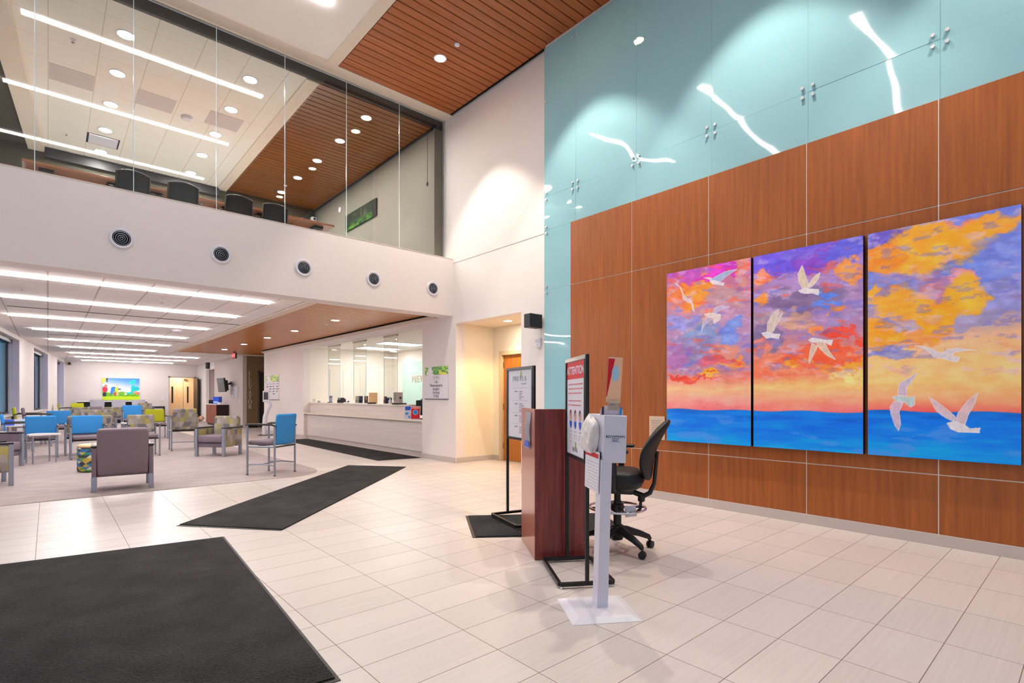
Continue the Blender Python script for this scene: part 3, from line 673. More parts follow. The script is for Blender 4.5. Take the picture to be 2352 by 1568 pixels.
def lamp(name, loc, energy, col, size):
    l = bpy.data.lights.new(name, 'AREA'); l.energy = energy; l.color = col; l.shape = 'DISK'; l.size = size
    o = bpy.data.objects.new(name, l); COL.objects.link(o); o.location = loc
lamp('vestibule_fill', (5.3, 33.1, 2.55), 24, (1., .88, .72), .3)  # unseen light added to brighten the pale doors

# ------------------------------------------------------------------ ceiling fixtures
ORD = ['first', 'second', 'third', 'fourth', 'fifth', 'sixth', 'seventh', 'eighth', 'ninth', 'tenth', 'eleventh', 'twelfth']
def strip_light(x0, x1, y, z, mat, label, group, w=.085, drop=.03):
    t = thing('linear_ceiling_light', label, 'ceiling light', ((x0+x1)/2, y, z), 0, group)
    L = (x1-x0)/2
    B(-L, L, -w/2+.01, w/2-.01, -drop*.3, 0, .002).build('housing', 'white', t)
    B(-L+.004, L-.004, -w/2, w/2, -drop, -drop*.3).build('diffuser', mat, t)
    return t
for i, (a, b, y) in enumerate([(-1.25, 2.98, 9.95), (-1.25, 2.98, 12.15), (-.62, 2.98, 14.85), (-.3, 2.97, 17.55), (0., 3., 20.45), (.3, 2.95, 23.2), (.6, 4.9, 26.2), (.85, 4.88, 28.8), (1.15, 4.72, 31.2)]):
    strip_light(a, b, y, ZC, 'strip', '%s linear light strip from the balcony beam on the waiting room ceiling' % ORD[i].capitalize(), 'waiting room light strips')
for i, y in enumerate((7.25, 4.8, 2.35)):
    a = ['Linear light strip on the white lobby ceiling nearest the balcony glass', 'Linear light strip on the lobby ceiling, second from the balcony glass', 'Linear light strip on the lobby ceiling, third from the balcony glass', 'Linear light strip on the lobby ceiling, fourth from the balcony glass'][i]
    strip_light((-.3, -.6, -1.)[i], 2.98, y, ZL+.02, 'striplob', a, 'lobby light strips', .1, .03)

def downlight(x, y, z, r, label, group, mat='down', ring='white'):
    t = thing('recessed_downlight', label, 'ceiling light', (x, y, z), 0, group)
    MB().lathe([(r, 0), (r+.02, 0), (r+.022, -.006), (r+.015, -.01), (r, -.008)], 32, loop=True).build('trim_ring', ring, t, 40)
    MB().cyl((0, 0, -.006), (0, 0, 0), r, 32).build('lens', mat, t, 40)
    return t
for i, y in enumerate((7.22, 4.82, 2.42, .02)):
    lb = ['Bright round downlight in the lobby plank ceiling nearest the balcony glass', 'Round downlight in the lobby planks mirrored high in the teal glass', 'Round downlight in the lobby planks above the middle gull canvas', 'Round downlight in the lobby planks above the right gull canvas'][i]
    downlight(4.82, y, ZL, .085, lb, 'lobby plank downlights', 'downwarm')
    spot('downlight_beam', (4.82, y, ZL-.03), SPOT, (1., .90, .76), 82, .32, .05)
for i in range(5):
    downlight(.865, 9.65+1.24*i, UZ, .1, '%s downlight from the glass in the longer row of the upstairs tiled ceiling' % ORD[i].capitalize(), 'upstairs tile downlights', 'downup')
    downlight(2.57, 9.61+1.24*i, UZ, .1, '%s downlight from the glass in the row beside the upstairs planks' % ORD[i].capitalize(), 'upstairs tile downlights', 'downup')
for i, y in enumerate((9.44, 10.66, 11.9, 13.15, 14.36)):
    downlight(4.6, y, UZ, .085, '%s downlight from the glass in the upstairs plank ceiling' % ORD[i].capitalize(), 'upstairs plank downlights', 'downup')
for i, (y, x) in enumerate([(11.3, 4.77), (13.8, 4.75), (15.95, 4.72), (18.45, 4.75), (20.95, 4.75)]):
    downlight(x, y, ZC, .085, '%s downlight from the lobby in the plank ceiling beside the reception' % ORD[i].capitalize(), 'reception plank downlights')
downlight(6.5, 7.46, 2.74, .08, 'Round downlight in the ceiling of the doorway alcove', None, 'down')
spot('downlight_beam', (6.45, 7.4, 2.7), 105, (1., .69, .29), 130, .5, .06)
for (x, y, lb) in [(8.1, 10.6, 'Round downlight at the near end of the reception office ceiling')]:
    downlight(x, y, 2.86, .08, lb, None)
def disc(name, x, y, z, r, h, label, cat, mat='white', group=None):
    t = MB().lathe([(r, 0), (r, -h*.4), (r*.8, -h), (r*.3, -h*1.05)], 24).build(name, mat, None, 50)
    t.location = (x, y, z); return tag(t, label, cat, group)
disc('smoke_detector', 4.83, 6.76, ZL, .045, .02, 'Small white disc in the lobby planks beside the bright downlight', 'detector')
disc('smoke_detector', 2.0, 11.7, UZ, .1, .06, 'White smoke detector on the upstairs tiled ceiling', 'detector')
disc('smoke_detector', 2.45, 15.6, ZC, .11, .05, 'White ceiling speaker disc between the third and fourth waiting room strips', 'detector')
disc('smoke_detector', 3.03, 29.6, ZC, .14, .05, 'White disc on the ceiling near the far waiting room wall', 'detector')
disc('smoke_detector', 4.53, 13.83, UZ, .04, .02, 'Tiny white disc in the upstairs planks between the far downlights', 'detector')
disc('smoke_detector', 4.9, 12.1, ZC, .04, .015, 'Tiny disc in the plank ceiling beside the reception', 'detector')
def sprinkler(x, y, z, label):
    t = thing('ceiling_sprinkler', label, 'sprinkler', (x, y, z), 0, 'fire sprinklers')
    MB().cyl((0, 0, 0), (0, 0, -.008), .035, 18).build('escutcheon', 'white', t, 40)
    MB().cyl((0, 0, -.008), (0, 0, -.04), .008, 10).cyl((0, 0, -.04), (0, 0, -.045), .022, 14).build('deflector', 'chrome', t, 40)
for (x, y, z, lb) in [(-0.31, 11.18, 3., 'Sprinkler nearest the window wall between the first two light strips'), (1.51, 11.06, 3., 'Sprinkler between the first two strips, further from the windows'), (0.3, 16.09, 3., 'Sprinkler between the third and fourth strips on the window side'), (2.1, 16.01, 3., 'Sprinkler between the third and fourth strips near their planks end'), (0.28, 10.31, 6.69, 'Sprinkler upstairs in the tiles behind the first light strip'), (0.28, 14.05, 6.69, 'Sprinkler upstairs above the return air grille')]:
    sprinkler(x, y, z, lb)
def slot(x0, x1, y, z, label):
    t = thing('slot_diffuser', label, 'air vent', ((x0+x1)/2, y, z), 0, 'slot diffusers'); L = (x1-x0)/2
    B(-L, L, -.03, .03, -.006, 0).build('slot_frame', 'dark', t); B(-L, L, -.004, .004, -.008, -.006).build('divider', 'base', t)
slot(-.58, 3.38, 13.55, ZC, 'Dark slot air diffuser between the second and third waiting room strips')
slot(.02, 3.3, 19., ZC, 'Dark slot air diffuser between the fourth and fifth waiting room strips')
slot(.62, 3.3, 24.7, ZC, 'Dark slot air diffuser beyond the sixth waiting room strip')
t = thing('return_air_grille', 'Dark edged square return air grille in the upstairs tiled ceiling', 'air vent', (.865, 13.98, UZ))
MB().box(-.27, .27, -.27, .27, -.006, 0).build('grille_frame', 'glazing', t); MB().box(-.24, .24, -.27, .2, -.03, -.006, .004).build('plaque', 'white', t)
for i, (x, y) in enumerate([(0.3, 11.54), (1.47, 11.48), (2.58, 11.42)]):
    o = B(-.29, .29, -.29, .29, -.004, 0, .002).build('return_air_grille', 'base'); o.location = (x, y, UZ-.001)
    tag(o, ['Grey perforated ceiling panel nearest the left windows upstairs', 'Grey perforated ceiling panel in the middle of the upstairs tiles', 'Grey perforated ceiling panel upstairs nearest the planks'][i], 'air vent', 'grey return panels')
# round jet diffusers on the balcony beam
for i, x in enumerate((.72, 1.89, 3.08, 4.30, 5.53)):
    t = thing('round_air_vent', ['Leftmost round black jet diffuser on the white balcony beam', 'Second round diffuser from the left on the balcony beam', 'Middle round diffuser of five on the balcony beam', 'Fourth round diffuser from the left on the balcony beam', 'Rightmost round diffuser on the balcony beam by the tall white wall'][i], 'air vent', (x, YF, 3.38), 0, 'jet diffusers on the balcony beam')
    rx = TR((0, 0, 0), 0, PI/2)
    MB().lathe([(.1, 0), (.135, 0), (.137, .01), (.125, .022), (.1, .018)], 40, T=rx, loop=True).build('rim', 'white', t, 40)
    MB().cyl((0, -.004, 0), (0, 0, 0), .101, 40).build('throat', 'dark', t, 40)
    for r in (.09, .066, .042, .02):
        MB().lathe([(r, .002), (r, .016), (r-.006, .018), (r-.006, .002)], 36, T=rx, loop=True).build('ring', 'metal', t, 40)
# balcony glass, one pane each
gx = [-1.13, -.124, .876, 1.886, 2.875, 3.916, 4.957, 5.985]
nm = ['leftmost, cut by the picture edge', 'second from the left', 'third from the left', 'fourth from the left', 'third from the right', 'second from the right', 'rightmost beside the tall white wall']
for i, (a, b) in enumerate(zip(gx, gx[1:])):
    t = thing('glass_partition', 'Tall clear balcony glass pane, %s' % nm[i], 'glass partition', ((a+b)/2, YF+.26, 4.022), 0, 'balcony glass panes')
    h = (b-a)/2
    B(-h+.004, h-.004, -.006, .006, 0, 2.82).build('pane', 'pane', t)
    B(h-.005, h+.003, -.007, .007, 0, 2.82).build('edge_seal', 'glassedge', t)
t = thing('shade_pull', 'Black shade cord and toggle hanging at the right end of the balcony glass', 'cord', (5.7, 9.0, 6.6))
MB().tube([(0, 0, 0), (0, 0, -1.)], .006, 8).build('cord', 'glazing', t); MB().lathe([(.005, 0), (.022, -.03), (.02, -.07), (.006, -.09)], 14, (0, 0, -.98)).build('toggle', 'dark', t, 40)
t = thing('ceiling_mounted_camera', 'White security camera in the far upstairs corner under the planks', 'camera', (5.72, 15.1, 6.4))
B(-.07, .07, -.09, .06, -.05, .06, .02).build('housing', 'white', t); MB().cyl((0, -.1, 0), (0, -.085, 0), .03, 16).build('lens', 'dark', t, 40)
# exit sign over the corridor
t = thing('exit_sign', 'Small red exit sign hanging from the ceiling near the elevator wall', 'sign', (5.28, 21.8, ZC), -PI/2+.12)
B(-.16, .16, -.03, .03, -.26, -.04, .008).build('housing', 'blackplastic', t); B(-.02, .02, -.02, .02, -.04, 0).build('bracket', 'blackplastic', t)
B(-.15, .15, -.034, -.03, -.25, -.05, .002).build('face', 'red', t)
text('lettering', 'EXIT', .15, 'redemit', t, TR((0, -.036, -.15)))

# ------------------------------------------------------------------ seating
def arm_chair(label, x, y, f, seat='grey', back='grey', W=.66, D=.6, group='upholstered armchairs'):
    rz = math.atan2(f[1], f[0])+PI/2
    t = thing('armchair', label, 'armchair', (x, y, .006), rz, group)
    w = W/2; d = D/2
    B(-w+.065, w-.065, -d+.0, d-.1, .3, .46, .035, 3).build('seat_cushion', seat, t, 50)
    B(-w+.05, w-.05, -d+.04, d-.06, .2, .29, .008).build('seat_apron', 'greydk' if seat == 'grey' else seat, t, 50)
    mb = MB(); n = 16
    def fb(u, v):
        a = 2*PI*v; return None
    T = TR((0, d-.06, .22), 0, math.radians(-5))
    tmp = bmesh.new(); bmesh.ops.create_grid(tmp, x_segments=14, y_segments=14, size=.5); tmp.free()
    mb.box(-w+.06, w-.06, -.075, .06, 0, .64, .04, 4, T)
    for v in mb.bm.verts:
        if v.co.z > .6: v.co.z += .035*(1-(v.co.x/(w-.06))**2)-.005
    mb.build('backrest', back, t, 60)
    for s in (-1, 1):
        xs = sorted((s*w, s*(w-.06)))
        B(xs[0]+.004, xs[1]-.004, -d+.03, d, .21, .6, .006).build('arm_panel', back, t, 50)
        B(xs[0]-.004, xs[1]+.004, -d-.005, d+.005, .605, .632, .008).build('arm_cap', 'blackplastic', t, 50)
        B(xs[0], xs[1], -d-.004, -d+.05, 0, .605, .004).build('leg', 'metal', t)
        B(xs[0], xs[1], d-.055, d-.005, 0, .212, .004).build('leg', 'metal', t)
    return t
def frame_chair(label, x, y, f, back='blue', seat='grey', W=.56, D=.55, sh=.48, ah=.69, bt=.9, bb=.5, stretch=False, name='guest_chair', group='guest chairs', cat='chair'):
    rz = math.atan2(f[1], f[0])+PI/2
    t = thing(name, label, cat, (x, y, .006), rz, group)
    w = W/2-.016; d = D/2-.016; r = .017
    B(-w+.03, w-.03, -d-.02, d-.02, sh-.075, sh, .028, 3).build('seat', seat, t, 50)
    T = TR((0, d-.01, bb), 0, math.radians(-7))
    mb = MB().box(-w+.02, w-.02, -.03, .035, 0, bt-bb, .03, 4, T)
    for v in mb.bm.verts:
        v.co.y += .03*(v.co.x/w)**2*-1
        if v.co.z > bt-.06: v.co.z += .02*(1-(v.co.x/w)**2)-.012
    mb.build('backrest', back, t, 60)
    for s in (-1, 1):
        MB().tube([(s*w, -d, 0), (s*w, -d, ah-.02)], r, 12).build('leg', 'metal', t, 50)
        MB().tube([(s*w, d, 0), (s*w, d, ah-.03)], r, 12).build('leg', 'metal', t, 50)
        for yy in (-d, d): MB().cyl((s*w, yy, -.0), (s*w, yy, .012), r+.003, 12).build('glide', 'blackplastic', t, 50)
        MB().tube([(s*w, -d-.03, ah-.012), (s*w, -d+.06, ah), (s*w, 0, ah), (s*w, d-.06, ah-.002), (s*w, d+.03, ah-.03)], [.012, .017, .019, .017, .012], 10).build('armrest', 'blackplastic', t, 50)
        MB().tube([(s*w, -d, sh-.095), (s*w, d, sh-.095)], .016, 10).build('side_rail', 'metal', t, 50)
        if stretch: MB().tube([(s*w, -d, .17), (s*w*.95, 0, .185), (s*w, d, .17)], .011, 10).build('stretcher', 'metal', t, 50)
    MB().tube([(-w, -d+.1, sh-.1), (w, -d+.1, sh-.1)], .013, 8).tube([(-w, d, sh-.1), (w, d, sh-.1)], .013, 8).build('cross_rail', 'blackmetal', t, 50)
    if stretch: MB().tube([(-w*.95, 0, .185), (w*.95, 0, .185)], .011, 10).build('stretcher', 'metal', t, 50)
    return t
def hip(label, x, y, f, back, W=.56, **k):
    return frame_chair(label, x, y, f, back, sh=.57, ah=.84, bt=1.02, bb=.5, stretch=True, name='hip_chair', group='tall hip chairs', W=W, **k)

arm_chair('Plain grey armchair seen from behind at the front of the carpet', .8, 9.32, (.06, 1.), 'grey', 'grey', .7)
arm_chair('Patterned armchair at the left picture edge, showing its side panel', -.73, 10.82, (.985, .17), 'grey', 'patt')
arm_chair('Grey armchair facing right behind the cut off patterned armchair', -.77, 13.36, (.86, -.5), 'grey', 'grey', .68)
arm_chair('Patterned armchair with grey seat between the two tall hip chairs', 2.835, 13.0, (-.76, -.65), 'grey', 'patt', .7)
frame_chair('Blue guest chair seen from behind at the white side table', -.115, 15.1, (0, 1), 'blue', W=.56)
frame_chair('Blue guest chair facing the front beside the patterned ottoman', .635, 14.33, (0, -1), 'blue', W=.6)
frame_chair('Blue guest chair further back beside the window, partly hidden by another blue back', .23, 19.65, (0, -1), 'blue', W=.6)
frame_chair('Blue guest chair cut by the left picture edge below the window', -.53, 16.9, (1, .05), 'blue', W=.6)
frame_chair('Lime green guest chair right of the tall blue one', 2.53, 19.68, (0, -1), 'lime', W=.58)
frame_chair('Patterned guest chair facing the front behind the big grey armchair', 1.565, 14.08, (.03, -1), 'patt', W=.58)
frame_chair('Wide patterned chair seen from behind, back to back with the front blue chair', .70, 15.3, (0, 1), 'patt', W=.86, ah=.69, bt=.885)
frame_chair('Wide patterned chair facing the front in the middle of the room', 1.14, 20.4, (0, -1), 'patt', W=.9)
frame_chair('Patterned chair left of the tall blue chair in the back rows', 1.9, 25.2, (0, -1), 'patt', W=.7)
frame_chair('Patterned chair below the white counter at the back left', .95, 25.2, (0, -1), 'patt', W=.66)
frame_chair('Grey chair half hidden between two patterned backs in the rear rows', 1.45, 27.3, (0, -1), 'grey', W=.56)
hip('Tall blue hip chair with back and black arms at the right carpet corner', 2.84, 9.36, (-.58, .81), 'blue', .56)
hip('Tall patterned hip chair seen from behind near the lime chair', 2.49, 14.98, (.06, 1), 'patt', .57)
hip('Tall blue hip chair facing the front in the middle rows', 2.1, 21.25, (0, -1), 'blue', .6)
hip('Tall grey hip chair facing right under the first window', -.2, 18.6, (1, 0), 'grey', .56)
hip('Yellow green hip chair by the window half hidden by the grey one', -.4, 19.42, (1, 0), 'lime', .56)
hip('Olive hip chair facing right near the last window', .6, 28., (1, 0), 'olive', .56)
hip('Lime hip chair at the left end of the white counter', .95, 29.2, (0, -1), 'lime', .5)
hip('Patterned hip chair far back right of the white counter', 3.25, 28.2, (0, -1), 'patt', .58)

def side_table(label, x, y, h, r, rz=0., sq=False):
    t = thing('side_table', label, 'table', (x, y, .006), rz, 'white side tables')
    if sq: B(-r, r, -r, r, h-.03, h, .02, 3).build('table_top', 'tabletop', t, 50)
    else:
        mb = MB(); P_ = [(-r, -r*.75)]+[(r*math.cos(a), -r*.75+1.6*r*math.sin(a)) for a in np.linspace(0, PI, 20)][0:20]
        mb.prism(P_[1:], h-.03, h); mb.build('table_top', 'tabletop', t, 30)
    k = r*.72
    for sx in (-1, 1):
        for sy in (-1, 1): MB().tube([(sx*k, sy*k*.8, 0), (sx*k, sy*k*.8, h-.03)], .014, 10).build('leg', 'metal', t, 50)
        MB().tube([(sx*k, -k*.8, h-.1), (sx*k*1.05, 0, h-.115), (sx*k, k*.8, h-.1)], .009, 8).tube([(sx*k, -k*.8, h-.16), (sx*k*1.05, 0, h-.18), (sx*k, k*.8, h-.16)], .009, 8).build('side_rail', 'metal', t, 50)
    return t
side_table('White side table with silver legs in front of a blue chair back', -.1, 13.88, .57, .25, .35)
side_table('White square table top at the left picture edge below the window', -.98, 15.1, .56, .34, .1, True)
side_table('White square table by the window with brochures on it', -.55, 17.85, .59, .27, 0, True)
side_table('White side table between the wide patterned chair and the tall blue chair', 1.84, 19.9, .5, .18, 0, True)
for i, (x, c, a) in enumerate([(-.72, 'royal', .1), (-.62, 'paper', -.1), (-.52, 'sky', .2)]):
    o = MB().box(-.1, .1, -.004, .004, 0, .15, .001, 1, TR((0, 0, 0), a, math.radians(-14))).build('brochure', c)
    o.location = (x, 17.72+.1*i, .597); tag(o, ['Blue brochure leaning on the window side table', 'White brochure standing on the window side table', 'Pale blue brochure standing on the window side table'][i], 'brochure', 'brochures on the window table')
t = thing('ottoman', 'Round ottoman with multicoloured triangle fabric and peach top', 'ottoman', (.6, 11.72, .006))
MB().lathe([(.225, .02), (.232, .05), (.232, .40), (.225, .425)], 40).build('side', 'ott', t, 40)
MB().lathe([(.22, .425), (.23, .44), (.225, .46), (.19, .475), (.1, .482)], 40).build('top', 'peach', t, 60)
MB().cyl((0, 0, 0), (0, 0, .02), .2, 30).build('base', 'blackplastic', t, 40)

# high counter with white stools along the far wall
t = thing('wall_counter', 'Long white counter with dark front along the far waiting room wall', 'counter', (2.35, 31.9, .006))
B(-1.37, 1.37, -.3, .35, 1.04, 1.08, .004).build('counter_top', 'tabletop', t); B(-1.34, 1.34, .28, .34, 0, 1.04).build('back_panel', 'blackplastic', t)
for x in (-1.32, -.44, .44, 1.32): B(x-.02, x+.02, -.28, .28, 0, 1.04).build('support_panel', 'cabdark', t)
for i, x in enumerate((1.72, 2.52, 3.3)):
    t = thing('counter_stool', ['Left one of three white shell stools at the far counter', 'Middle white shell stool at the far counter', 'Right white shell stool at the far counter'][i], 'stool', (x, 31.25, .006), PI, 'white counter stools')
    mb = MB(); 
    def fs(u, v):
        a = (u-.5)*PI*.75; rr = .24+.02*v; return Vector((rr*1.1*math.sin(a)*1.05, rr*math.cos(a)*.8, .74+v*.4))
    mb.grid(fs, 16, 8); bmesh.ops.solidify(mb.bm, geom=mb.bm.faces[:], thickness=.014); mb.build('backrest', 'white', t, 60)
    B(-.21, .21, -.2, .2, .7, .75, .03, 3).build('seat', 'white', t, 50)
    for sx in (-1, 1):
        for sy in (-1, 1): MB().tube([(sx*.15, sy*.15, .7), (sx*.2, sy*.2, 0)], .012, 8).build('leg', 'metal', t)
t = thing('console_table', 'Dark console table by the far wall left of the open doorway', 'table', (4.22, 31.9, .006))
B(-.24, .24, -.2, .2, .7, .8, .005).build('table_top', 'blackplastic', t)
for sx in (-1, 1): B(sx*.22-.02, sx*.22+.02, -.19, .19, 0, .7).build('side_panel', 'blackplastic', t)
o = B(-.12, .12, -.08, .08, 0, .03, .005).build('paper_stack', 'paper'); o.location = (4.12, 31.85, .806); tag(o, 'White paper stack lying on the dark console table', 'paper')

# ------------------------------------------------------------------ the three canvases of gulls over the sea
def mixc(img, c, k): return img*(1-k[..., None])+np.array(c, float)*k[..., None]
def gull_canvas(p):
    W_, H_ = 250, 500
    s, t = np.meshgrid(np.linspace(0, 1, W_), np.linspace(0, 1, H_)); X = (p-1)*1.07+s*1.05; Z = t*2.08
    wxn = (fbm(X*3.2+.8*Z, Z*5, 11, 6, .62)-.5); wzn = (fbm(X*3.2+9, Z*5+4, 23, 6, .62)-.5)
    fine = fbm(X*9, Z*14, 31)-.5; st = fbm(X*5, Z*26, 41)-.5
    base = {1: [(.19, (236, 130, 140)), (.25, (252, 176, 160)), (.3, (255, 196, 150)), (.36, (226, 140, 130)), (.46, (172, 140, 180)), (.65, (190, 150, 190)), (.82, (196, 140, 160)), (1., (200, 110, 160))],
            2: [(.19, (240, 124, 130)), (.25, (252, 170, 140)), (.31, (255, 206, 140)), (.37, (240, 130, 100)), (.46, (236, 140, 110)), (.58, (180, 140, 180)), (.75, (170, 140, 190)), (.88, (176, 140, 200)), (1., (120, 100, 220))],
            3: [(.2, (236, 110, 110)), (.25, (252, 170, 130)), (.32, (255, 206, 140)), (.42, (252, 200, 140)), (.5, (240, 190, 150)), (.58, (190, 170, 190)), (.75, (140, 150, 224)), (1., (130, 140, 226))]}[p]
    tt = t+.05*wzn+.012*st
    img = np.zeros((H_, W_, 3))
    ks = [b[0] for b in base]
    for c in range(3): img[..., c] = np.interp(tt, ks, [b[1][c] for b in base])
    blobs = sorted((b for b in CLOUDS if b[0] == p), key=lambda b: p == 3 and b[5][0] > 240 and b[5][2] < 90)
    kw = .3 if p == 3 else .4
    sx = s+kw*wxn+.07*fine; tz = t+kw*.5*wzn+.04*fine
    for k, (_, cs, ct, rs, rt, col) in enumerate(blobs):
        gr = 1.15 if p < 3 else 1.35
        d = ((sx-cs)/(rs*gr))**2+((tz-ct)/(rt*gr))**2
        d = d+(1.3 if p < 3 else .9)*(fbm(X*8+k, Z*13+2*k, 50+k, 6, .65)-.5)
        a = sst(1.45, .7, d)
        img = mixc(img, col, a*.9)
        bright = sst(.7, .0, d)*np.clip(fine*4+.4, 0, 1)
        img = mixc(img, [min(255, v*1.1+18) for v in col], bright*.4)
    # dashed brush strokes and thin pale cloud rims
    strk = sst(.60, .72, fbm(X*6-Z*4, Z*16+X*4, 77))*sst(.30, .4, t)
    img = mixc(img, (205, 190, 236), strk*.45)
    strk = sst(.63, .72, fbm(X*5-Z*5+7, Z*15+X*5, 91))*sst(.30, .4, t)
    img = mixc(img, (236, 96, 70), strk*(.5 if p < 3 else .12))
    strk = sst(.62, .7, fbm(X*7, Z*20+3, 97))*sst(.3, .45, t)
    img = mixc(img, (110, 120, 220), strk*.4)
    img = img+fine[..., None]*34+st[..., None]*20
    # sea
    hz = {1: .188, 2: .19, 3: .2}[p]
    sea = sst(.003, -.003, t-hz-.004*np.sin(X*9)-.003*wxn)
    sc = np.zeros_like(img); d = np.clip((hz-t)/hz, 0, 1)
    for c, (a, b, e) in enumerate([(0, 0, 0), (116, 128, 156), (214, 255, 262)]): sc[..., c] = np.interp(d, [0, .5, 1], [a, b, e])
    sw = fbm(X*3, Z*22, 61)-.5; sc = sc+sw[..., None]*np.array([30, 70, 70])
    lt = sst(.55, .68, fbm(X*3.3, Z*12, 71)+(.03 if p == 1 else -.05))*sst(.0, .25, d)
    sc = mixc(sc, (96, 146, 236), lt*.7)
    img = img*(1-sea[..., None])+sc*sea[..., None]
    g_ = img.mean(-1, keepdims=True); img = (g_+(img-g_)*1.12)*1.06
    for bp, poly, col in BIRDS:
        if bp != p: continue
        m = inpoly(s, t, [tuple(q) for q in poly]); g = m.astype(float)
        rim = g-np.minimum.reduce([np.roll(g, k, a) for k in (1, -1) for a in (0, 1)])
        f = fbm(s*60, t*60, 5)-.5
        img = mixc(img, [v*.6+246*.4 for v in col], g*.95)+(g*f*40)[..., None]
        img = mixc(img, (250, 244, 250), rim*.8)
    return img
for p, (y0, y1, lb) in enumerate([(3.62, 2.57, 'Left canvas of the gull triptych, with purple clouds and three gulls'), (2.545, 1.51, 'Middle canvas of the gull triptych, with three white gulls over red clouds'), (1.475, .43, 'Right canvas of the gull triptych, with orange clouds and gulls near the sea')], 1):
    w_ = y0-y1
    t = thing('canvas_painting', lb, 'painting', (5.79, (y0+y1)/2, .76), -PI/2, 'gull triptych')
    B(-w_/2, w_/2, .001, .058, 0, 2.08, .003).build('stretcher_frame', 'blackplastic' if p < 0 else 'navy', t)
    paint_panel('painted_face', gull_canvas(p), w_-.004, 2.076, 'paint', t, z0=.002, y=-.0008)
t = thing('wall_plaque', 'Cream paper plaque on the wood wall left of the triptych', 'sign', (5.843, 3.795, .755), -PI/2)
B(-.115, .115, 0, .006, 0, .3, .002).build('plaque', 'papertan', t)
mb = MB()
for k in range(7): mb.box(-.085, .06-.02*(k % 3), -.0012, 0, .24-k*.03, .247-k*.03)
mb.build('text_lines', 'inkgrey', t)

# ------------------------------------------------------------------ entrance mats
def fmat(name, pts, label, mt='mat'):
    c = Vector((sum(p[0] for p in pts)/4, sum(p[1] for p in pts)/4, 0))
    P_ = [(Vector((x, y, 0))-c) for x, y in pts]
    t = thing(name, label, 'mat', c, 0, None)
    I = [p*(1-.035/p.length) for p in P_]
    MB().prism([(p.x, p.y) for p in P_], 0.0005, .004).build('border', 'blackplastic', t)
    MB().prism([(p.x, p.y) for p in I], .003, .011).build('pile', mt, t)
fmat('entrance_mat', [(-.78, 5.77), (1.23, 5.44), (1.01, 2.33), (-1.0, 2.6)], 'Largest charcoal entrance mat at the lower left corner')
fmat('entrance_mat', [(.97, 6.21), (1.70, 5.31), (4.98, 8.58), (4.27, 9.50)], 'Long charcoal runner mat lying diagonally across the tiles')
fmat('entrance_mat', [(5.02, 9.78), (5.95, 9.66), (5.97, 16.25), (5.25, 16.4)], 'Charcoal runner mat along the foot of the reception counter')
fmat('entrance_mat', [(2.94, 3.87), (4.14, 2.95), (4.64, 3.72), (3.42, 4.63)], 'Small dark mat under the directory stand behind the podium')

# ------------------------------------------------------------------ podium
ang = math.radians(-32.7)          # front edge direction
t = thing('podium', 'Tall dark red wooden podium beside the white dispenser stand', 'podium', (2.91, 3.01, 0), ang)
Wp, Dp, Hp = .43, .62, 1.205
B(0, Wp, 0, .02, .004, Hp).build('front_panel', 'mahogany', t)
B(0, .02, .021, Dp, .004, Hp).build('side_panel', 'mahogsheen', t, label='side panel with painted pinkish sheen')
B(Wp-.02, Wp, .021, Dp, .004, Hp).build('side_panel', 'mahogsheen', t)
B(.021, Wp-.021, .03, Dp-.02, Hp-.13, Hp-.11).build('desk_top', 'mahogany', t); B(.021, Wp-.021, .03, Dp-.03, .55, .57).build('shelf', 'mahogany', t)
MB().box(.0, Wp, 0.0, .02, Hp, Hp+.003).box(0, .02, .02, Dp, Hp, Hp+.003).box(Wp-.02, Wp, .02, Dp, Hp, Hp+.003).build('edge_band', 'mahogsheen', t)
# paper hanging on its left side
Tp = Matrix.Translation((2.91, 3.01, 0)) @ Matrix.Rotation(ang, 4, 'Z')
o = MB(); 
o.grid(lambda u, v: Vector((-.006-.012*math.sin(v*PI)**2*(u*.8+.2), .14+.235*(1-u)+.012*(1-v), .87+.31*v)), 8, 14)
bmesh.ops.solidify(o.bm, geom=o.bm.faces[:], thickness=.0015)
nt_ = thing('notice_sheet', 'Curled white notice sheet taped to the left side of the podium', 'paper', (0, 0, 0)); nt_.matrix_world = Tp
o.build('sheet', 'paper', nt_, 60)
mb = MB()
for k in range(9): mb.box(-.0325, -.031, .18, .30-.03*(k % 2), 1.1-.016*k, 1.106-.016*k)
mb.build('text_lines', 'inkgrey', nt_); B(-.0215, -.0205, .16, .35, .885, .935).build('blue_band', 'royal', nt_)

